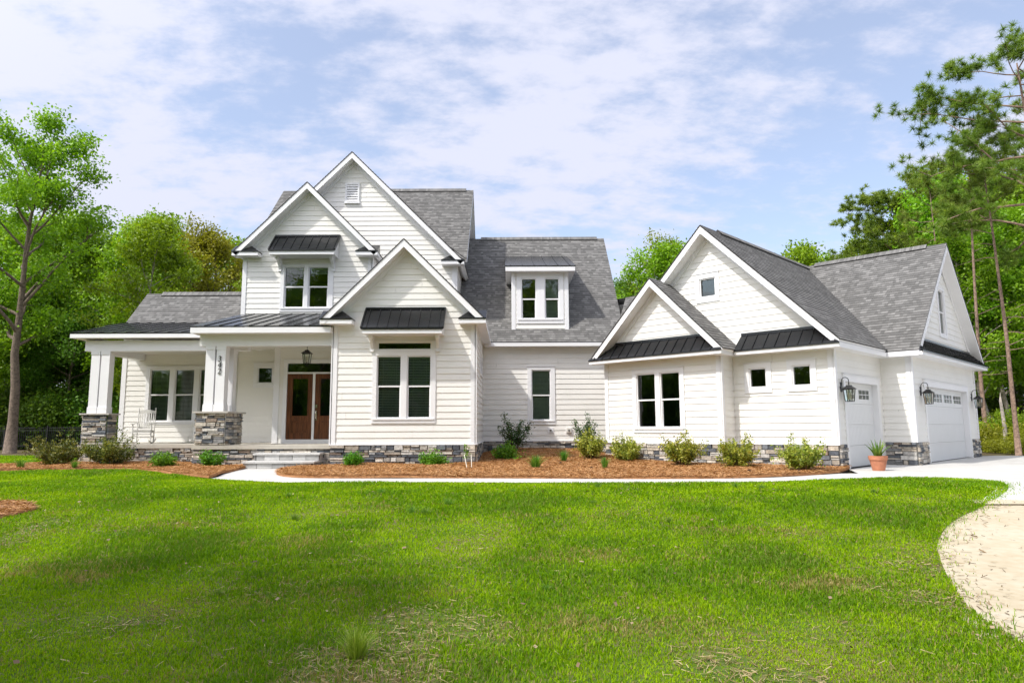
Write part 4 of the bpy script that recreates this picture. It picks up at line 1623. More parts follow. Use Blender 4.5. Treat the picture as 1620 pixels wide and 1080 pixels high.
def make_tree(seed, H, base, rad, nb, leaves, lsize, bark, leafm, trunk_r=.2, prof='oval', lean=(0, 0), wob=.05, el=(15, 55), dead=0, sub=(4, 7)):
    rng = np.random.default_rng(seed)
    tr = MB()
    nseg = 9
    tp = [np.array([0, 0, -.15])]
    d = np.array([lean[0], lean[1], 1.0])
    for i in range(nseg):
        d = d + rng.normal(size=3) * wob
        d[2] = max(d[2], .8)
        d /= np.linalg.norm(d)
        tp.append(tp[-1] + d * H * .95 / nseg)
    tp = np.array(tp)
    rr = [trunk_r * (1.28 if i == 0 else 1) * (1 - .92 * i / nseg) + .012 for i in range(nseg + 1)]
    tr.tube(tp, rr, 9)
    anchors = []

    def along(t):
        f_ = t * nseg
        i = min(int(f_), nseg - 1)
        return tp[i] * (1 - (f_ - i)) + tp[i + 1] * (f_ - i), rr[i]
    for k_ in range(nb):
        u = (k_ + rng.random()) / nb
        hh = base + (H * .95 - base) * u
        p, r1 = along(min(hh / (H * .95), .99))
        if prof == 'oval':
            f_ = math.sin(math.pi * min(1, max(.08, .16 + .78 * u))) ** .7
        elif prof == 'cone':
            f_ = 1.08 - .85 * u
        else:
            f_ = .55 + .45 * math.sin(math.pi * u)
        L = rad * f_ * rng.uniform(.75, 1.15)
        az = k_ * 2.4 + rng.uniform(-.5, .5)
        e_ = R(rng.uniform(*el)) * (.6 + .7 * u)
        dd = (math.cos(az) * math.cos(e_), math.sin(az) * math.cos(e_), math.sin(e_))
        br = crook(p, dd, L, 5, .13, rng, .03)
        r_b = max(.018, min(r1 * .55, .035 * L))
        tr.tube(br, [r_b * (1 - .8 * i / 5) + .004 for i in range(6)], 6, cap=False)
        ns = rng.integers(*sub)
        for j in range(ns):
            t = rng.uniform(.3, 1.0)
            i = min(int(t * 5), 4)
            q = br[i] * (1 - (t * 5 - i)) + br[i + 1] * (t * 5 - i)
            sd = br[i + 1] - br[i]
            sd = sd / np.linalg.norm(sd) + rng.normal(size=3) * .65
            sl = L * rng.uniform(.22, .42)
            sb = crook(q, sd, sl, 3, .2, rng, .05)
            tr.tube(sb, [r_b * .38, r_b * .3, r_b * .2, .004], 4, cap=False)
            anchors += [sb[2], sb[3], (sb[1] + sb[2]) / 2]
        anchors += [br[5], br[4]]
    for k_ in range(dead):
        hh = base * rng.uniform(.25, 1.0)
        p, r1 = along(hh / (H * .95))
        az = rng.uniform(0, 6.28)
        br = crook(p, (math.cos(az), math.sin(az), rng.uniform(-.1, .35)), rng.uniform(.8, 2.4), 4, .16, rng)
        tr.tube(br, [.025, .02, .015, .01, .004], 5, cap=False)
    A = np.array(anchors)
    return tr, A, rng


def finish_tree(name, tr, bark, lv, lf, tint, leafm, proto_names=('trunk', 'crown')):
    me_t = MB.build(tr, proto_names[0], [bark], None, smooth=True)
    me_c = np_mesh(proto_names[1], lv, lf, [leafm], None, tint)
    return me_t, me_c


class Species:
    """holds a trunk mesh and a crown mesh; place() makes one tree"""

    def __init__(s, name, trunk, crown):
        s.name, s.t, s.c, s.used = name, trunk, crown, False

    def place(s, loc, sc, rz, label, cat='tree', group=None, name=None):
        o = thing(name or s.name, loc, label, cat, group, rz)
        o.scale = sc if isinstance(sc, tuple) else (sc, sc, sc)
        for k_ in (s.t, s.c):
            if k_ is None:
                continue
            q = k_ if not s.used else k_.copy()
            if s.used:
                col.objects.link(q)
            q.parent = o
        s.used = True
        return o


def broadleaf(name, seed, H, base, rad, nb, nleaf, lsize, bark, leafm, cl=.42, **kw):
    tr, A, rng = make_tree(seed, H, base, rad, nb, nleaf, lsize, bark, leafm, **kw)
    idx = rng.integers(0, len(A), nleaf)
    off = rng.normal(size=(nleaf, 3)) * np.array([cl, cl, cl * .7])
    c = A[idx] + off
    ct = rng.random(len(A))
    tint = np.clip(.5 * ct[idx] + .5 * rng.random(nleaf), 0, 1)
    v, f_ = leaf_quads(c, lsize, .7, rng)
    t, cr_ = finish_tree(name, tr, bark, v, f_, tint, leafm)
    return Species(name, t, cr_)


def needles(A, rng, per, L, w_):
    n = len(A)
    ct = rng.random(n)
    cs, ti = [], []
    c = np.repeat(A, per, 0)
    d = rand_unit(n * per, .55, rng)
    l = L * rng.uniform(.7, 1.15, n * per)[:, None]
    side = np.cross(d, rand_unit(n * per, 0, rng))
    side /= np.linalg.norm(side, axis=1, keepdims=True)
    v = np.stack([c - side * w_ * .5, c + side * w_ * .5, c + d * l + side * w_ * .15, c + d * l - side * w_ * .15], 1).reshape(-1, 3)
    tint = np.clip(.6 * np.repeat(ct, per) + .4 * rng.random(n * per), 0, 1)
    return v, np.arange(4 * n * per).reshape(-1, 4), tint


def pine(name, seed, H, base, rad, nb, per=34, L=.25, w_=.022, extra=2, **kw):
    tr, A, rng = make_tree(seed, H, base, rad, nb, 0, 0, m_pbark, m_needle, el=(-5, 42), **kw)
    A2 = np.concatenate([A] + [A + rng.normal(size=A.shape) * .22 for _ in range(extra)])
    v, f_, t = needles(A2, rng, per, L, w_)
    a, b = finish_tree(name, tr, m_pbark, v, f_, t, m_needle)
    return Species(name, a, b)


sp_big = broadleaf('broadleaf_tree', 3, 17.2, 5.5, 5.2, 24, 25000, .20, m_bark, m_leafA, cl=.34, trunk_r=.27, lean=(-.03, 0), wob=.04, el=(20, 60))
sp_green = broadleaf('broadleaf_tree', 8, 14, 3.5, 3.9, 26, 19000, .21, m_palebark, m_leafA, cl=.36, trunk_r=.15, el=(25, 60))
sp_open = broadleaf('broadleaf_tree', 12, 15, 6.0, 4.2, 20, 9000, .22, m_bark, m_leafA, cl=.36, trunk_r=.17, el=(20, 55))
sp_olive = broadleaf('broadleaf_tree', 15, 14, 3.0, 4.3, 28, 20000, .19, m_bark, m_leafY, cl=.36, trunk_r=.18)
sp_dark = broadleaf('broadleaf_tree', 21, 12, 1.6, 3.8, 26, 24000, .21, m_bark, m_leafB, cl=.5, trunk_r=.16)
sp_thin = broadleaf('young_tree', 25, 9, 1.8, 1.7, 22, 7500, .18, m_palebark, m_leafA, cl=.3, trunk_r=.07, el=(35, 65))
sp_pine = pine('pine_tree', 31, 18, 9.0, 4.3, 30, per=62, extra=2, dead=7, trunk_r=.2, wob=.012, sub=(4, 7))
sp_pineB = pine('pine_tree', 34, 17, 6.5, 4.0, 34, per=46, extra=2, w_=.034, dead=4, trunk_r=.19, wob=.02, sub=(5, 9))
sp_pine2 = pine('pine_tree', 37, 17, 12.0, 2.0, 12, extra=1, dead=14, trunk_r=.12, wob=.012, sub=(5, 8))

# understory bush: leaves on a lumpy mound with stems
def mound(name, seed, nst, H, rad, nleaf, lsize, leafm, cl=.12, spread=1.0, upr=.9, wid=.55, stem_r=.012, shoots=0.0):
    rng = np.random.default_rng(seed)
    tr = MB()
    A = []
    for k_ in range(nst):
        az = k_ * 2.4 + rng.uniform(-.4, .4)
        t = math.sqrt((k_ + .5) / nst)
        d = (math.cos(az) * t * spread, math.sin(az) * t * spread, upr)
        L = math.hypot(H * (1 - .35 * t), rad * t * .9) * rng.uniform(.72, 1.05) * (1.32 if rng.random() < shoots else 1)
        st = crook((math.cos(az) * t * rad * .12, math.sin(az) * t * rad * .12, -.03), d, L, 5, .11, rng, .02)
        st[:, 2] = np.maximum(st[:, 2], -.03)
        tr.tube(st, [stem_r * (1 - .75 * i / 5) for i in range(6)], 5, cap=False)
        for i in range(2, 6):
            A.append(st[i])
            if i < 5:
                A.append((st[i] + st[i + 1]) / 2)
            if i < 5 and rng.random() < .8:
                sb = st[i] + rng.normal(size=3) * np.array([.2, .2, .14]) * rad
                A.append(sb)
    A = np.array(A)
    A[:, 2] = np.maximum(A[:, 2], H * .06)
    idx = rng.integers(0, len(A), nleaf)
    c = A[idx] + rng.normal(size=(nleaf, 3)) * cl
    c[:, 2] = np.maximum(c[:, 2], .02)
    tint = np.clip(.35 * rng.random(len(A))[idx] + .65 * rng.random(nleaf), 0, 1)
    v, f_ = leaf_quads(c, lsize, .5, rng, wid)
    a = tr.build('stem', [m_stem], None, smooth=True)
    b = np_mesh('foliage', v, f_, [leafm], None, tint)
    return Species(name, a, b)


sp_bushD = mound('understory_bush', 41, 26, 3.6, 2.4, 15000, .19, m_leafB, cl=.36, stem_r=.03)
sp_bushG = mound('understory_bush', 43, 22, 2.4, 1.7, 9000, .17, m_leafA, cl=.28, stem_r=.025)
sp_low = mound('understory_bush', 47, 13, 1.0, 1.3, 2600, .12, m_leafY, cl=.24, stem_r=.012)

# the trees one can tell apart
sp_big.place((-24.3, 33.4, 0), (.86, .86, .9), 0.3, 'tall leaning broadleaf tree with stout grey trunk at the left edge of the lawn', group=None)
rg = random.Random(21)


def P2(u, y):
    """metres to the side for a bearing measured off the photo at depth y"""
    return (u - 810) / 1080 * y * .992


sp_green.place((P2(228, 38), 38, 0), (.84, .84, .86), 1.1, 'pale forked broadleaf tree between the leaning tree and the porch roof')
sp_olive.place((P2(285, 47), 47, 0), (1.05, 1.05, 1.06), .4, 'yellow olive broad tree rising behind the left porch roof')
sp_olive.place((P2(335, 49), 49, 0), (.95, .95, 1.07), 2.4, 'yellow green tree just left of the tall white gables')
sp_green.place((P2(385, 44), 44, 0), (.8, .8, .86), 2.9, 'bright green treetop peeking out between porch roof and upper gable')
sp_green.place((P2(1040, 46), 46, 0), (1.0, 1.0, .90), .9, 'bright green tree seen over the low link roof')
sp_olive.place((P2(1080, 50), 50, 0), (.95, .95, 1.02), 1.9, 'yellow green tree directly behind the peak of the garage gable')
sp_dark.place((P2(992, 48), 48, 0), (.75, .75, .93), .2, 'dark green tree beside the right end of the middle roof')
sp_thin.place((P2(1283, 42), 42, 0), (1.3, 1.3, 1.42), 1.3, 'slim young tree with pale leaves standing over the garage roof valley')
sp_pineB.place((P2(1448, 43), 43, 0), (1.12, 1.12, 1.0), 2.0, 'broad pine rising above the garage ridge')
sp_pine.place((P2(1702, 24), 24, 0), (.90, .90, .86), .6, 'tallest pine beside the driveway at the right edge')
sp_pine2.place((P2(1607, 26), 26, 0), (.7, .7, .8), 3.3, 'slender bare pine trunk nearest the drive at the right edge')
sp_pine2.place((P2(1558, 31), 31, 0), (.8, .8, .85), 1.2, 'slender pine trunk just right of the garage wall')
sp_pine2.place((P2(1508, 34), 34, 0), (.75, .75, .84), 2.6, 'thin young pine behind the garage gable peak')
sp_green.place((P2(1512, 40), 40, 0), (1.0, 1.0, 1.06), .2, 'light green broadleaf tree between the two pines above the garage')
# the wood on the left
WL = 'green broadleaf tree in the wood behind the left lawn'
for u, y, s_, sp in ((-60, 38, 1.0, sp_green), (40, 43, 1.05, sp_green), (120, 45, 1.1, sp_green), (175, 41, .95, sp_green), (215, 50, 1.15, sp_green),
                     (-20, 52, 1.2, sp_green), (80, 55, 1.2, sp_green), (330, 56, 1.1, sp_green), (150, 60, 1.2, sp_green)):
    sp.place((P2(u, y), y, 0), (s_, s_, s_ * rg.uniform(.92, 1.06)), rg.uniform(0, 6.28), WL, group='broadleaf trees in the left wood')
WD = 'dark evergreen tree low in the wood behind the left lawn'
for u, y, s_ in ((-40, 40.5, .8), (30, 44, .9), (95, 41.5, .7), (150, 46, .85), (205, 42, .72), (255, 44.5, .7), (300, 52, .85), (0, 58, 1.1), (120, 58, 1.1), (240, 58, 1.1), (370, 58, 1.0)):
    sp_dark.place((P2(u, y), y, 0), (s_, s_, s_), rg.uniform(0, 6.28), WD, group='dark trees in the left wood')
BD = 'dark green bush along the black fence behind the left lawn'
for u, y, s_ in ((-30, 40.5, .9), (55, 41.5, 1.1), (105, 41, 1.05), (150, 41.6, 1.1), (195, 41.0, .9), (232, 41.8, .9), (8, 41.5, 1.0), (268, 41.5, .9)):
    sp_bushD.place((P2(u, y), y, 0), (s_, s_, s_), rg.uniform(0, 6.28), BD, 'bush', 'bushes along the fence')
# behind the house and on the right
sp_pineB.place((P2(1590, 47), 47, 0), (1.1, 1.1, 1.0), 4.0, 'pine partly hidden behind leafy trees right of the garage gable')
BR = 'green broadleaf tree in the wood behind the garage wing'
for u, y, s_, sp in ((1350, 50, 1.0, sp_green), (1425, 47, 1.02, sp_green), (1480, 45, 1.08, sp_green), (1570, 40, 1.08, sp_green), (1640, 39, 1.1, sp_green), (1535, 37, .85, sp_green), (1572, 33.5, .72, sp_green), (1602, 34.5, .78, sp_green), (1640, 33, .8, sp_green), (1510, 47, 1.1, sp_green),
                     (1620, 45, 1.2, sp_green), (1700, 40, 1.1, sp_green), (1560, 55, 1.3, sp_green), (1750, 52, 1.3, sp_green), (1240, 62, .95, sp_green), (1150, 60, .9, sp_green)):
    sp.place((P2(u, y), y, 0), (s_, s_, s_ * rg.uniform(.92, 1.08)), rg.uniform(0, 6.28), BR, group='broadleaf trees in the right wood')
DR = 'dark evergreen tree low in the wood right of the garage'
for u, y, s_ in ((1545, 45, .7), (1610, 44, .7), (1580, 52, 1.0), (1700, 50, 1.1)):
    sp_dark.place((P2(u, y), y, 0), (s_, s_, s_), rg.uniform(0, 6.28), DR, group='dark trees in the right wood')
sp_pine2.place((P2(1690, 31), 31, 0), (1, 1, 1.05), .1, 'pine standing outside the frame past the right edge of the drive', group=None)
BB = 'low bush at the wood edge beside the concrete drive'
for u, y, s_, sp in ((1560, 29.5, .95, sp_low), (1570, 28.0, .5, sp_low), (1583, 30.5, .9, sp_low), (1596, 27, .45, sp_low), (1611, 28.5, .8, sp_low), (1624, 26.5, .5, sp_low), (1645, 27, .9, sp_low), (1572, 31, .62, sp_bushG), (1600, 31.5, .75, sp_bushG),
                     (1630, 30.5, .8, sp_bushG), (1555, 33, .6, sp_bushG), (1660, 29, .7, sp_bushG)):
    sp.place((P2(u, y), y, 0), (s_, s_, s_), rg.uniform(0, 6.28), BB, 'bush', 'bushes at the right wood edge')
# broken snag
mb = MB()
sx, sy = P2(1588, 28.5), 28.5
mb.tube([(sx, sy, -.05), (sx + .02, sy, 1.0), (sx - .05, sy, 2.1)], [.09, .075, .05], 7)
mb.tube([(sx - .05, sy, 2.1), (sx - .03, sy, 2.45)], [.05, .004], 5)
tag(mb.build('tree_stump', [m_palebark], smooth=True), 'pale broken dead trunk standing among bushes right of the garage', 'dead trunk')

# trees around the photographer: they shade the lawn and show in the window glass
BC = 'tree behind the photographer that shades the front lawn'
for x, y, s_, sp in ((-12.2, .2, .9, sp_open), (-9.8, -2.6, 1.0, sp_green), (-5.6, -3.8, .95, sp_green), (-14.5, -5.5, 1.0, sp_green), (-6.5, -9.5, 1.0, sp_olive),
                     (4, -20, 1.1, sp_green), (-16, -18, 1.2, sp_dark), (-6, -24, 1.2, sp_green), (12, -22, 1.2, sp_dark), (20, -16, 1.15, sp_green), (-26, -14, 1.2, sp_green),
                     (28, -10, 1.2, sp_pine), (-24, -4, 1.1, sp_pine), (-27, 5, .62, sp_dark), (-29, 11, .6, sp_dark), (-28, 17, .55, sp_green), (-31, 22, .6, sp_dark), (-35, 14, .62, sp_green), (-36, 6, .62, sp_dark), (-9, -17, 1.15, sp_dark), (0, -16, 1.1, sp_dark), (8, -16, 1.15, sp_dark), (16, -20, 1.2, sp_green), (-22, -24, 1.25, sp_dark), (24, -24, 1.25, sp_dark), (34, 2, 1.2, sp_dark), (-34, -2, .7, sp_dark), (4, -30, 1.3, sp_pine), (-12, -32, 1.3, sp_dark)):
    sp.place((x, y, -.4), (s_, s_, s_), rg.uniform(0, 6.28), BC, group='trees behind the photographer')

BH = 'dark bush behind the photographer added to darken the window reflections'
for i in range(13):  # unseen bush row, added to darken glass reflections and lower the ambient light
    a_ = R(172 + i * 15.5)
    sp_bushD.place((34 * math.cos(a_), 6 + 34 * math.sin(a_), -.4), (2.6, 2.6, 2.1), i * 1.3, BH, 'bush', 'added bushes behind the photographer')
# fence of black pickets
fo = thing('picket_fence', (-24, 38.5, 0), 'black metal picket fence behind the left lawn', 'fence')
fm = MB()
fx0, fx1 = -38.0, -13.0
for z in (.18, 1.02, 1.16):
    fm.box(fx0, fx1, 38.485, 38.515, z, z + .035)
fm.build('rail', [m_iron], fo)
fm = MB()
x = fx0
while x < fx1:
    fm.box(x, x + .018, 38.49, 38.51, .08, 1.26)
    x += .11
fm.build('pickets', [m_iron], fo)['kind'] = 'stuff'
x = fx0
while x <= fx1:
    fm = MB()
    fm.box(x - .03, x + .03, 38.46, 38.54, -.05, 1.30)
    fm.build('post', [m_iron], fo)
    x += 2.4

# foundation shrubs
sp_var = mound('variegated_shrub', 51, 40, .84, .52, 4300, .062, m_shrubV, cl=.038, upr=1.1, stem_r=.008, shoots=.22)
sp_var2 = mound('variegated_shrub', 53, 40, .82, .52, 4300, .062, m_shrubV, cl=.038, upr=1.05, stem_r=.008, shoots=.25)
sp_brz = mound('evergreen_shrub', 55, 42, .88, .68, 5000, .062, m_shrubO, cl=.042, upr=.8, spread=1.1, stem_r=.009, shoots=.25)
sp_brt = mound('green_shrub', 57, 22, .48, .28, 1700, .058, m_shrubG, cl=.042, upr=.9, stem_r=.007)
sp_brt2 = mound('green_shrub', 58, 26, .42, .33, 2100, .055, m_shrubG, cl=.045, upr=.7, stem_r=.007)
sp_hol = mound('upright_holly', 61, 11, 1.28, .34, 2000, .055, m_shrubD, cl=.045, upr=2.2, spread=.75, stem_r=.012)
sp_brz.place((-12.85, 19.55, .05), (1.0, .9, 1.0), 0, 'bronze green shrub standing left of the left porch pier', 'shrub')
sp_brz.place((-11.55, 19.75, .05), (1.05, .95, 1.05), 2.0, 'dark spiky evergreen shrub right in front of the left porch pier', 'shrub')
sp_brt.place((-9.25, 18.35, .05), (1.1, 1.1, 1.05), 1.0, 'small bright green shrub before the left porch wall', 'shrub')
sp_brt.place((-8.05, 18.5, .05), (1.05, 1.05, 1.12), 2.5, 'small bright green shrub below the numbered porch column', 'shrub')
sp_brt.place((-4.22, 18.35, .05), (.9, .9, 1.0), 4.0, 'small green shrub right of the entry steps', 'shrub')
sp_brt2.place((-2.14, 18.65, .05), (1.1, 1.1, 1.1), 1.0, 'rounded green shrub under the large bay window', 'shrub')
sp_brt2.place((-.19, 20.2, .10), (1.1, 1.1, 1.45), 2.0, 'bushy bright green shrub in the recess right of the bay', 'shrub')
sp_hol.place((.08, 22.6, .26), (1.4, 1.3, 1.12), .5, 'dark upright holly against the middle wall left of its window', 'shrub')
sp_hol.place((2.38, 22.3, .22), (1.15, 1.1, 1.15), 2.2, 'upright green holly behind the variegated shrub at the wing corner', 'shrub')
sp_var.place((2.28, 20.2, .14), (.92, .92, 1.0), .3, 'variegated shrub at the inner corner of the garage wing', 'shrub')
sp_var2.place((3.27, 19.85, .06), (.92, .92, 1.0), 1.4, 'variegated shrub at the left corner of the twin window', 'shrub')
sp_var.place((4.40, 18.0, .05), (1.0, 1.0, 1.02), 2.6, 'variegated shrub under the right half of the twin window', 'shrub')
sp_var2.place((5.52, 17.05, .05), (1.0, 1.0, 1.0), 3.9, 'variegated shrub at the outer corner of the small gable wall', 'shrub')
sp_var.place((6.52, 15.6, .05), (.95, .95, .92), 5.0, 'round variegated shrub below the two small square windows', 'shrub')


def tuft(name, n, H, spread, w_, m_, seed, mid=.6):
    rng = np.random.default_rng(seed)
    az = rng.uniform(0, 6.28, n)
    out = np.abs(rng.normal(0, spread, n))
    h = H * rng.uniform(.55, 1.1, n)
    base = np.stack([np.cos(az), np.sin(az), np.zeros(n)], 1) * (rng.random(n) * .05)[:, None]
    side = np.stack([-np.sin(az + rng.normal(0, .6, n)), np.cos(az), np.zeros(n)], 1) * (w_ / 2)
    dirv = np.stack([np.cos(az), np.sin(az), np.zeros(n)], 1)
    m1 = base + dirv * (out * .35)[:, None] + np.array([0, 0, 1]) * (h * mid)[:, None]
    m2 = base + dirv * out[:, None] + np.array([0, 0, 1]) * h[:, None]
    v = np.stack([base - side, base + side, m1 + side * .8, m1 - side * .8, m1 - side * .8, m1 + side * .8, m2 + side * .05, m2 - side * .05], 1).reshape(-1, 3)
    f_ = np.arange(8 * n).reshape(-1, 4)
    t = np.repeat(np.clip(rng.random(n), 0, 1), 2)
    o = np_mesh(name, v, f_, [m_], None, t)
    return o


def place_tuft(src, loc, sc, rz, label, group=None, cat='grass tuft', name='ornamental_grass'):
    if src.get('used'):
        o = src.copy()
        col.objects.link(o)
    else:
        o = src
        src['used'] = 1
    o.name = name
    o.location, o.scale, o.rotation_euler.z = loc, sc, rz
    if 'used' in o and o is not src:
        del o['used']
    return tag(o, label, cat, group)


t_y = tuft('ornamental_grass', 190, .30, .13, .012, m_tuft, 71)
place_tuft(t_y, (.58, 17.25, .04), (1.5, 1.5, 1.15), 0, 'yellow green grass clump, largest of the three in the mulch')
place_tuft(t_y, (1.43, 19.3, .10), (1.15, 1.15, 1.1), 1, 'dark green grass clump nearest the middle wall')
place_tuft(t_y, (2.27, 17.05, .04), (1.0, 1.0, 1.0), 2, 'small green grass clump before the variegated shrub')
place_tuft(t_y, (-11.35, 17.95, .05), (.8, .8, .75), 3, 'small dark plant in the mulch below the bronze shrub')
place_tuft(t_y, (-12.75, 17.95, .03), (.9, .9, .9), 4, 'dark grass clump at the left end of the mulch bed')
t_p = tuft('lawn_tuft', 320, .20, .085, .0045, m_pale, 75)
t_l = tuft('lawn_tuft', 130, .14, .07, .004, m_tuft, 73)
place_tuft(t_p, (-1.0, 4.55, -.40), (1.0, 1.0, 1.0), 0, 'pale feathery grass tuft in the near lawn', cat='grass tuft', name='lawn_tuft')
LT = 'dark taller grass tuft standing in the lawn'
for x, y, s_ in ((-.95, 10.3, 1.1), (-1.4, 9.7, .9), (-1.2, 9.6, 1.0), (-2.9, 9.3, .8), (-3.6, 11.2, .8), (-2.2, 11.6, .8), (.0, 11.6, .7), (1.5, 12.3, .9), (2.0, 9.0, .7), (3.9, 12.2, .9), (4.3, 12.0, .8),
               (-2.5, 6.0, .5), (.3, 6.1, .5), (5.9, 11.4, .7), (1.2, 10.4, .6)):
    place_tuft(t_l, (x, y, float(gz(x, y))), (s_, s_, s_ * .9), x * 3, LT, 'taller tufts in the lawn', name='lawn_tuft')

# staked sapling by the bay corner
so = thing('staked_sapling', (-1.22, 18.35, .05), 'thin sapling with two pale leaning stakes at the bay corner', 'sapling')
mb = MB()
mb.tube([(0, 0, 0), (.01, 0, .25), (-.02, .02, .5)], [.006, .005, .003], 5)
mb.build('stem', [m_stem], so, local=True)
rng = np.random.default_rng(5)
c = np.stack([rng.normal(0, .045, 110), rng.normal(0, .045, 110), rng.uniform(.22, .58, 110)], 1)
v, f_ = leaf_quads(c, .055, .4, rng)
np_mesh('foliage', v, f_, [m_shrubG], so, rng.random(110))
for dx, top in ((.02, -.04), (.13, .03)):
    mb = MB()
    mb.tube([(dx + .06, -.9, -.03), (dx + top - .02, -.25, .32)], .008, 6)
    mb.build('stake', [m_stake], so, local=True)

# potted iris
po = thing('potted_plant', (8.74, 16.55, .012), 'terracotta pot of broad green blades beside the single garage door', 'potted plant')
mb = MB()
mb.lathe((0, 0, 0), [(.0, .0), (.135, .0), (.19, .25), (.205, .25), (.215, .34), (.20, .345), (.185, .30), (.0, .30)], 28)
mb.build('pot', [m_terra], po, local=True, smooth=False)
rng = np.random.default_rng(9)
vs, fs, ts = [], [], []
for k_ in range(26):
    az = k_ * 2.4
    out = rng.uniform(.04, .30) * (1 if k_ > 5 else .4)
    h = rng.uniform(.28, .50)
    n = 7
    w0 = rng.uniform(.045, .07)
    drop = rng.uniform(0, .35) if out > .2 else 0
    d = np.array([math.cos(az), math.sin(az), 0])
    sd = np.array([-math.sin(az + .5), math.cos(az + .5), 0])
    t0 = rng.random()
    prev = None
    for i in range(n + 1):
        t = i / n
        p = d * (.05 + out * t ** 1.6) + np.array([0, 0, .29 + h * (t - drop * t * t)])
        w_ = w0 * (1 - t ** 2.2) + .002
        cur = (p - sd * w_ / 2, p + sd * w_ / 2)
        if prev:
            b0 = len(vs)
            vs += [prev[0], prev[1], cur[1], cur[0]]
            fs.append((b0, b0 + 1, b0 + 2, b0 + 3))
            ts.append(np.clip(t0 * .7 + rng.random() * .3, 0, 1))
        prev = cur
np_mesh('blades', np.array(vs), np.array(fs), [m_blade], po, np.array(ts))

# pine cones lying on the straw
rgc = random.Random(4)
for x, y in ((1.30, 18.7), (1.98, 17.3), (5.2, 15.3), (6.2, 15.0)):
    mb = MB()
    for i in range(6):
        r_ = (.022, .036, .04, .034, .024, .01)[i]
        for k_ in range(7):
            a = k_ * .9 + i * .4
            mb.bar((i * .016 - .04, 0, .035), (i * .016 - .05, math.cos(a) * r_, .035 + math.sin(a) * r_), .018, .008)
    o = mb.build('pine_cone', [m_cone])
    o.location = (x, y, float(mulch_z(x, y)))
    o.rotation_euler.z = rgc.uniform(0, 6)
    tag(o, 'brown pine cone lying on the orange pine straw', 'pine cone', 'pine cones on the mulch')

# ------------------------------------------------------------------ ground cover
rng = np.random.default_rng(77)


def pnoise(x, y, s_, seed):
    r_ = np.random.default_rng(seed)
    t = np.zeros_like(x)
    for k_ in range(5):
        f_ = s_ * 1.8 ** k_
        for j in range(3):
            a = r_.uniform(0, 6.28)
            t += np.sin((x * math.cos(a) + y * math.sin(a)) * f_ + r_.uniform(0, 6.28)) / 1.7 ** k_
    return t / 5.5


def scatter(n, x0, x1, y0, y1, inside, fov=True):
    x = rng.uniform(x0, x1, n)
    y = rng.uniform(y0, y1, n)
    k_ = inpoly(x, y, inside)
    if fov:
        k_ &= np.abs(x) < .80 * y + 1.0
    return x[k_], y[k_]


bx, by, bs, bw = [], [], [], []
PATHP = [(-7.1, 18.4), (-6.6, 15.2)] + PATH_FRONT + [(8.9, 14.0), (8.9, 19), (-5, 19)]
for y0, y1, den, h_, w_ in ((2.5, 4.6, 7600, .034, .0062), (4.6, 6.2, 6200, .036, .0072), (6.2, 8.5, 4000, .038, .009), (8.5, 11, 2500, .041, .011), (11, 15, 1800, .044, .015), (15, 19, 1200, .055, .02)):
    xa, xb = max(-14.5, -.8 * y1 - 1), min(9.4, .8 * y1 + 1)
    x, y = scatter(int(den * (xb - xa) * (y1 - y0)), xa, xb, y0, y1, LAWN)
    bx.append(x)
    by.append(y)
    bs.append(np.full(len(x), h_))
    bw.append(np.full(len(x), w_))
x, y = scatter(60000, -30, -14.5, 19.0, 29, STRIP)
bx.append(x); by.append(y); bs.append(np.full(len(x), .06)); bw.append(np.full(len(x), .03))
# stray blades creeping over the edges of walk, drive and sand
for pl_, n_, w_, sg in ((LAWN_EDGE, 5200, .007, .10), (PATH_FRONT, 4200, .013, .035), (BED_L, 3000, .018, .05)):
    L_ = np.array(pl_)
    d_ = np.linalg.norm(np.diff(L_, axis=0), axis=1)
    u_ = rng.random(n_) * d_.sum()
    c_ = np.concatenate([[0], np.cumsum(d_)])
    i_ = np.clip(np.searchsorted(c_, u_) - 1, 0, len(d_) - 1)
    p_ = L_[i_] + (L_[i_ + 1] - L_[i_]) * ((u_ - c_[i_]) / d_[i_])[:, None] + rng.normal(0, sg, (n_, 2)) * (.4 + np.abs(np.sin(u_ * 2.1))[:, None])
    bx.append(p_[:, 0]); by.append(p_[:, 1]); bs.append(np.full(n_, .04)); bw.append(np.full(n_, w_))
bx, by, bs, bw = map(np.concatenate, (bx, by, bs, bw))
ring = (((bx + 8.25) / 1.39) ** 2 + ((by - 9.85) / .97) ** 2) < 1
edge_jit = rng.random(len(bx))
thin = pnoise(bx, by, .9, 5) * .6 + pnoise(bx, by, 3.1, 6) * .5
near = np.clip((11 - by) / 6, 0, 1)
bare = thin + .12 * near > .42
keep = ~ring & ~(bare & (edge_jit < .6))
# thinner towards the sandy edge
bx, by, bs, bw, thin = bx[keep], by[keep], bs[keep], bw[keep], thin[keep]
n = len(bx)
lush = pnoise(bx, by, 1.6, 9)
h = bs * np.clip(1 + .75 * lush - .25 * np.clip(thin, 0, 1), .45, 1.9) * rng.uniform(.5, 1.35, n)
az = rng.uniform(0, 2 * np.pi, n)
ln = rng.uniform(.15, 1.0, n) * h
zb = gz(bx, by)
B = np.stack([bx, by, zb], 1)
dirv = np.stack([np.cos(az), np.sin(az), np.zeros(n)], 1)
a2 = az + np.pi / 2 + rng.normal(0, .5, n)
side = np.stack([np.cos(a2), np.sin(a2), np.zeros(n)], 1) * (bw * rng.uniform(.7, 1.3, n) / 2)[:, None]
up = np.array([0, 0, 1.0])
m1 = B + dirv * (ln * .3)[:, None] + up * (h * .6)[:, None]
m2 = B + dirv * ln[:, None] + up * (h * rng.uniform(.75, 1.0, n))[:, None]
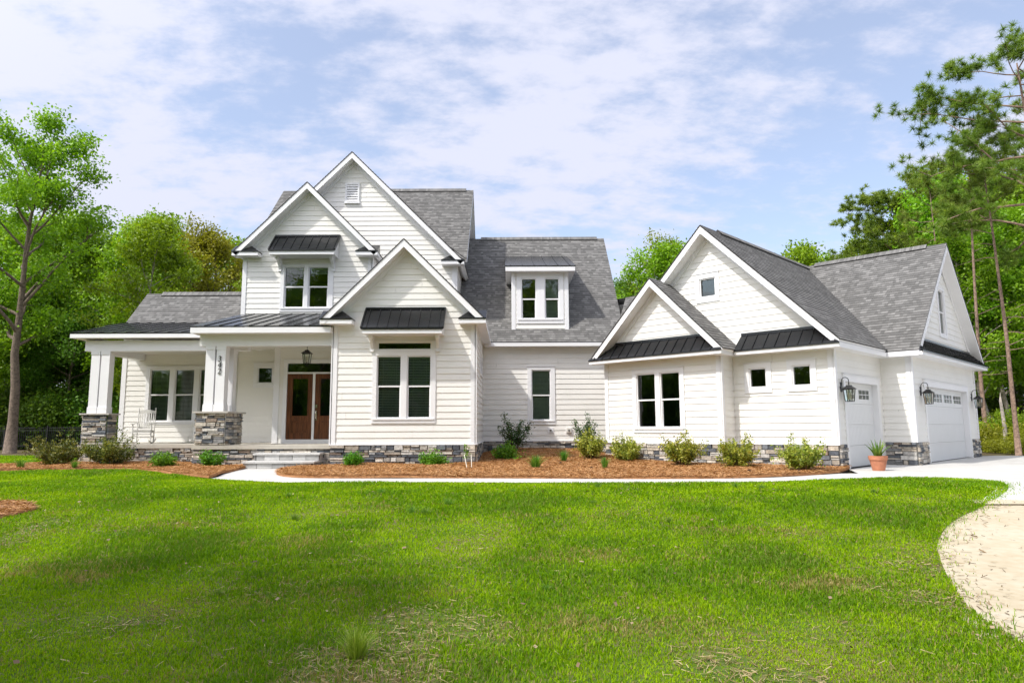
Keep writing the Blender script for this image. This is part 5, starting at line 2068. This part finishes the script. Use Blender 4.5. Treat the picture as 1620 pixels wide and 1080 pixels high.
V = np.stack([B - side, B + side, m1 + side * .75, m1 - side * .75, m2], 1).reshape(-1, 3)
i0 = np.arange(n) * 5
# two triangles for the lower blade and one for the tip
Fc = np.concatenate([np.stack([i0, i0 + 1, i0 + 2], 1), np.stack([i0, i0 + 2, i0 + 3], 1), np.stack([i0 + 3, i0 + 2, i0 + 4], 1)])
dry = np.clip(.5 + thin * .9, 0, 1) * np.clip(.35 + near[keep] * .75, 0, 1)
isdry = rng.random(n) < np.clip(dry * .14 + .9 * np.clip(pnoise(bx, by, 3.2, 14) + .35 * pnoise(bx, by, 9.0, 24) - .16, 0, 1) * np.clip((12.5 - by) / 5, .15, 1), 0, .85)
tn = np.where(isdry, rng.uniform(0, .22, n), np.clip(.70 - .34 * lush + .2 * pnoise(bx, by, 5.0, 15) + rng.normal(0, .13, n), .42, 1))
g_o = np_mesh('lawn_grass', V, Fc, [m_grass], None, np.concatenate([tn, tn, tn]))
tag(g_o, 'short bright green grass blades with dry straw patches', 'grass', kind='stuff')


def litter(name, x, y, zf, L, w_, m_, lift=.02, tint=None):
    n = len(x)
    az = rng.uniform(0, np.pi, n)
    l = L * rng.uniform(.5, 1.3, n)
    tilt = rng.normal(0, .22, n)
    c = np.stack([x, y, zf(x, y) + rng.uniform(.004, lift, n)], 1)
    d = np.stack([np.cos(az) * np.cos(tilt), np.sin(az) * np.cos(tilt), np.sin(tilt)], 1) * (l / 2)[:, None]
    s_ = np.stack([-np.sin(az), np.cos(az), rng.normal(0, .5, n)], 1) * w_ / 2
    V = np.stack([c - d - s_, c - d + s_, c + d + s_, c + d - s_], 1).reshape(-1, 3)
    return np_mesh(name, V, np.arange(4 * n).reshape(n, 4), [m_], None, rng.random(n) if tint is None else tint)


xs_, ys_ = [], []
for poly, x0, x1, y0, y1, nn in ((BED_MAIN, -6, 9, 14, 24, 210000), (BED_LEFT, -20, -6, 14.5, 22, 150000), (RING, -9.8, -6.5, 8.6, 10.9, 14000)):
    x, y = scatter(nn, x0, x1, y0, y1, poly)
    xs_.append(x)
    ys_.append(y)
o = litter('pine_straw', np.concatenate(xs_), np.concatenate(ys_), lambda x, y: np.where(y < 11, gz(x, y) + .03, mulch_z(x, y) + .008), .13, .0075, m_straw, .035)
tag(o, 'orange brown pine straw strands covering the planting beds', 'pine straw', kind='stuff')
SANDP = [(9.4, 10.8), (6.75, 10.3), (5.0, 9.0), (4.0, 7.6), (3.6, 6.4), (3.2, 5), (3.2, 2.5), (9, 2.5), (12, 9)]
x, y = scatter(16000, 3, 10, 2.6, 10.5, SANDP)
LE = np.array(LAWN_EDGE)
dist = np.sqrt(((np.stack([x, y], 1)[:, None, :] - LE[None]) ** 2).sum(2)).min(1)
k_ = rng.random(len(x)) < np.exp(-dist / .22) * .95 + .006
o = litter('dry_debris', x[k_], y[k_], lambda x, y: gz(x, y) - .004, .075, .007, m_debris, .015)
tag(o, 'dry twigs and straw scattered along the sandy drive edge', 'debris', kind='stuff')
x, y = scatter(420000, -8, 7, 2.5, 10.5, LAWN)
tt = pnoise(x, y, .9, 5) * .6 + pnoise(x, y, 3.1, 6) * .5
k_ = rng.random(len(x)) < np.clip((tt - .08) * .9, .015, .30) * np.clip((11.5 - y) / 5, 0, 1)
o = litter('lawn_thatch', x[k_], y[k_], lambda x, y: gz(x, y), .07, .0042, m_thatch, .022)
tag(o, 'dry tan thatch lying between the green blades', 'thatch', kind='stuff')
x, y = scatter(1500, -8, 6, 3, 13, LAWN)
o = litter('fallen_leaves', x[:260], y[:260], lambda x, y: gz(x, y) + .025, .034, .018, m_debris, .03)
tag(o, 'small tan leaves fallen on the lawn', 'leaves', kind='stuff')
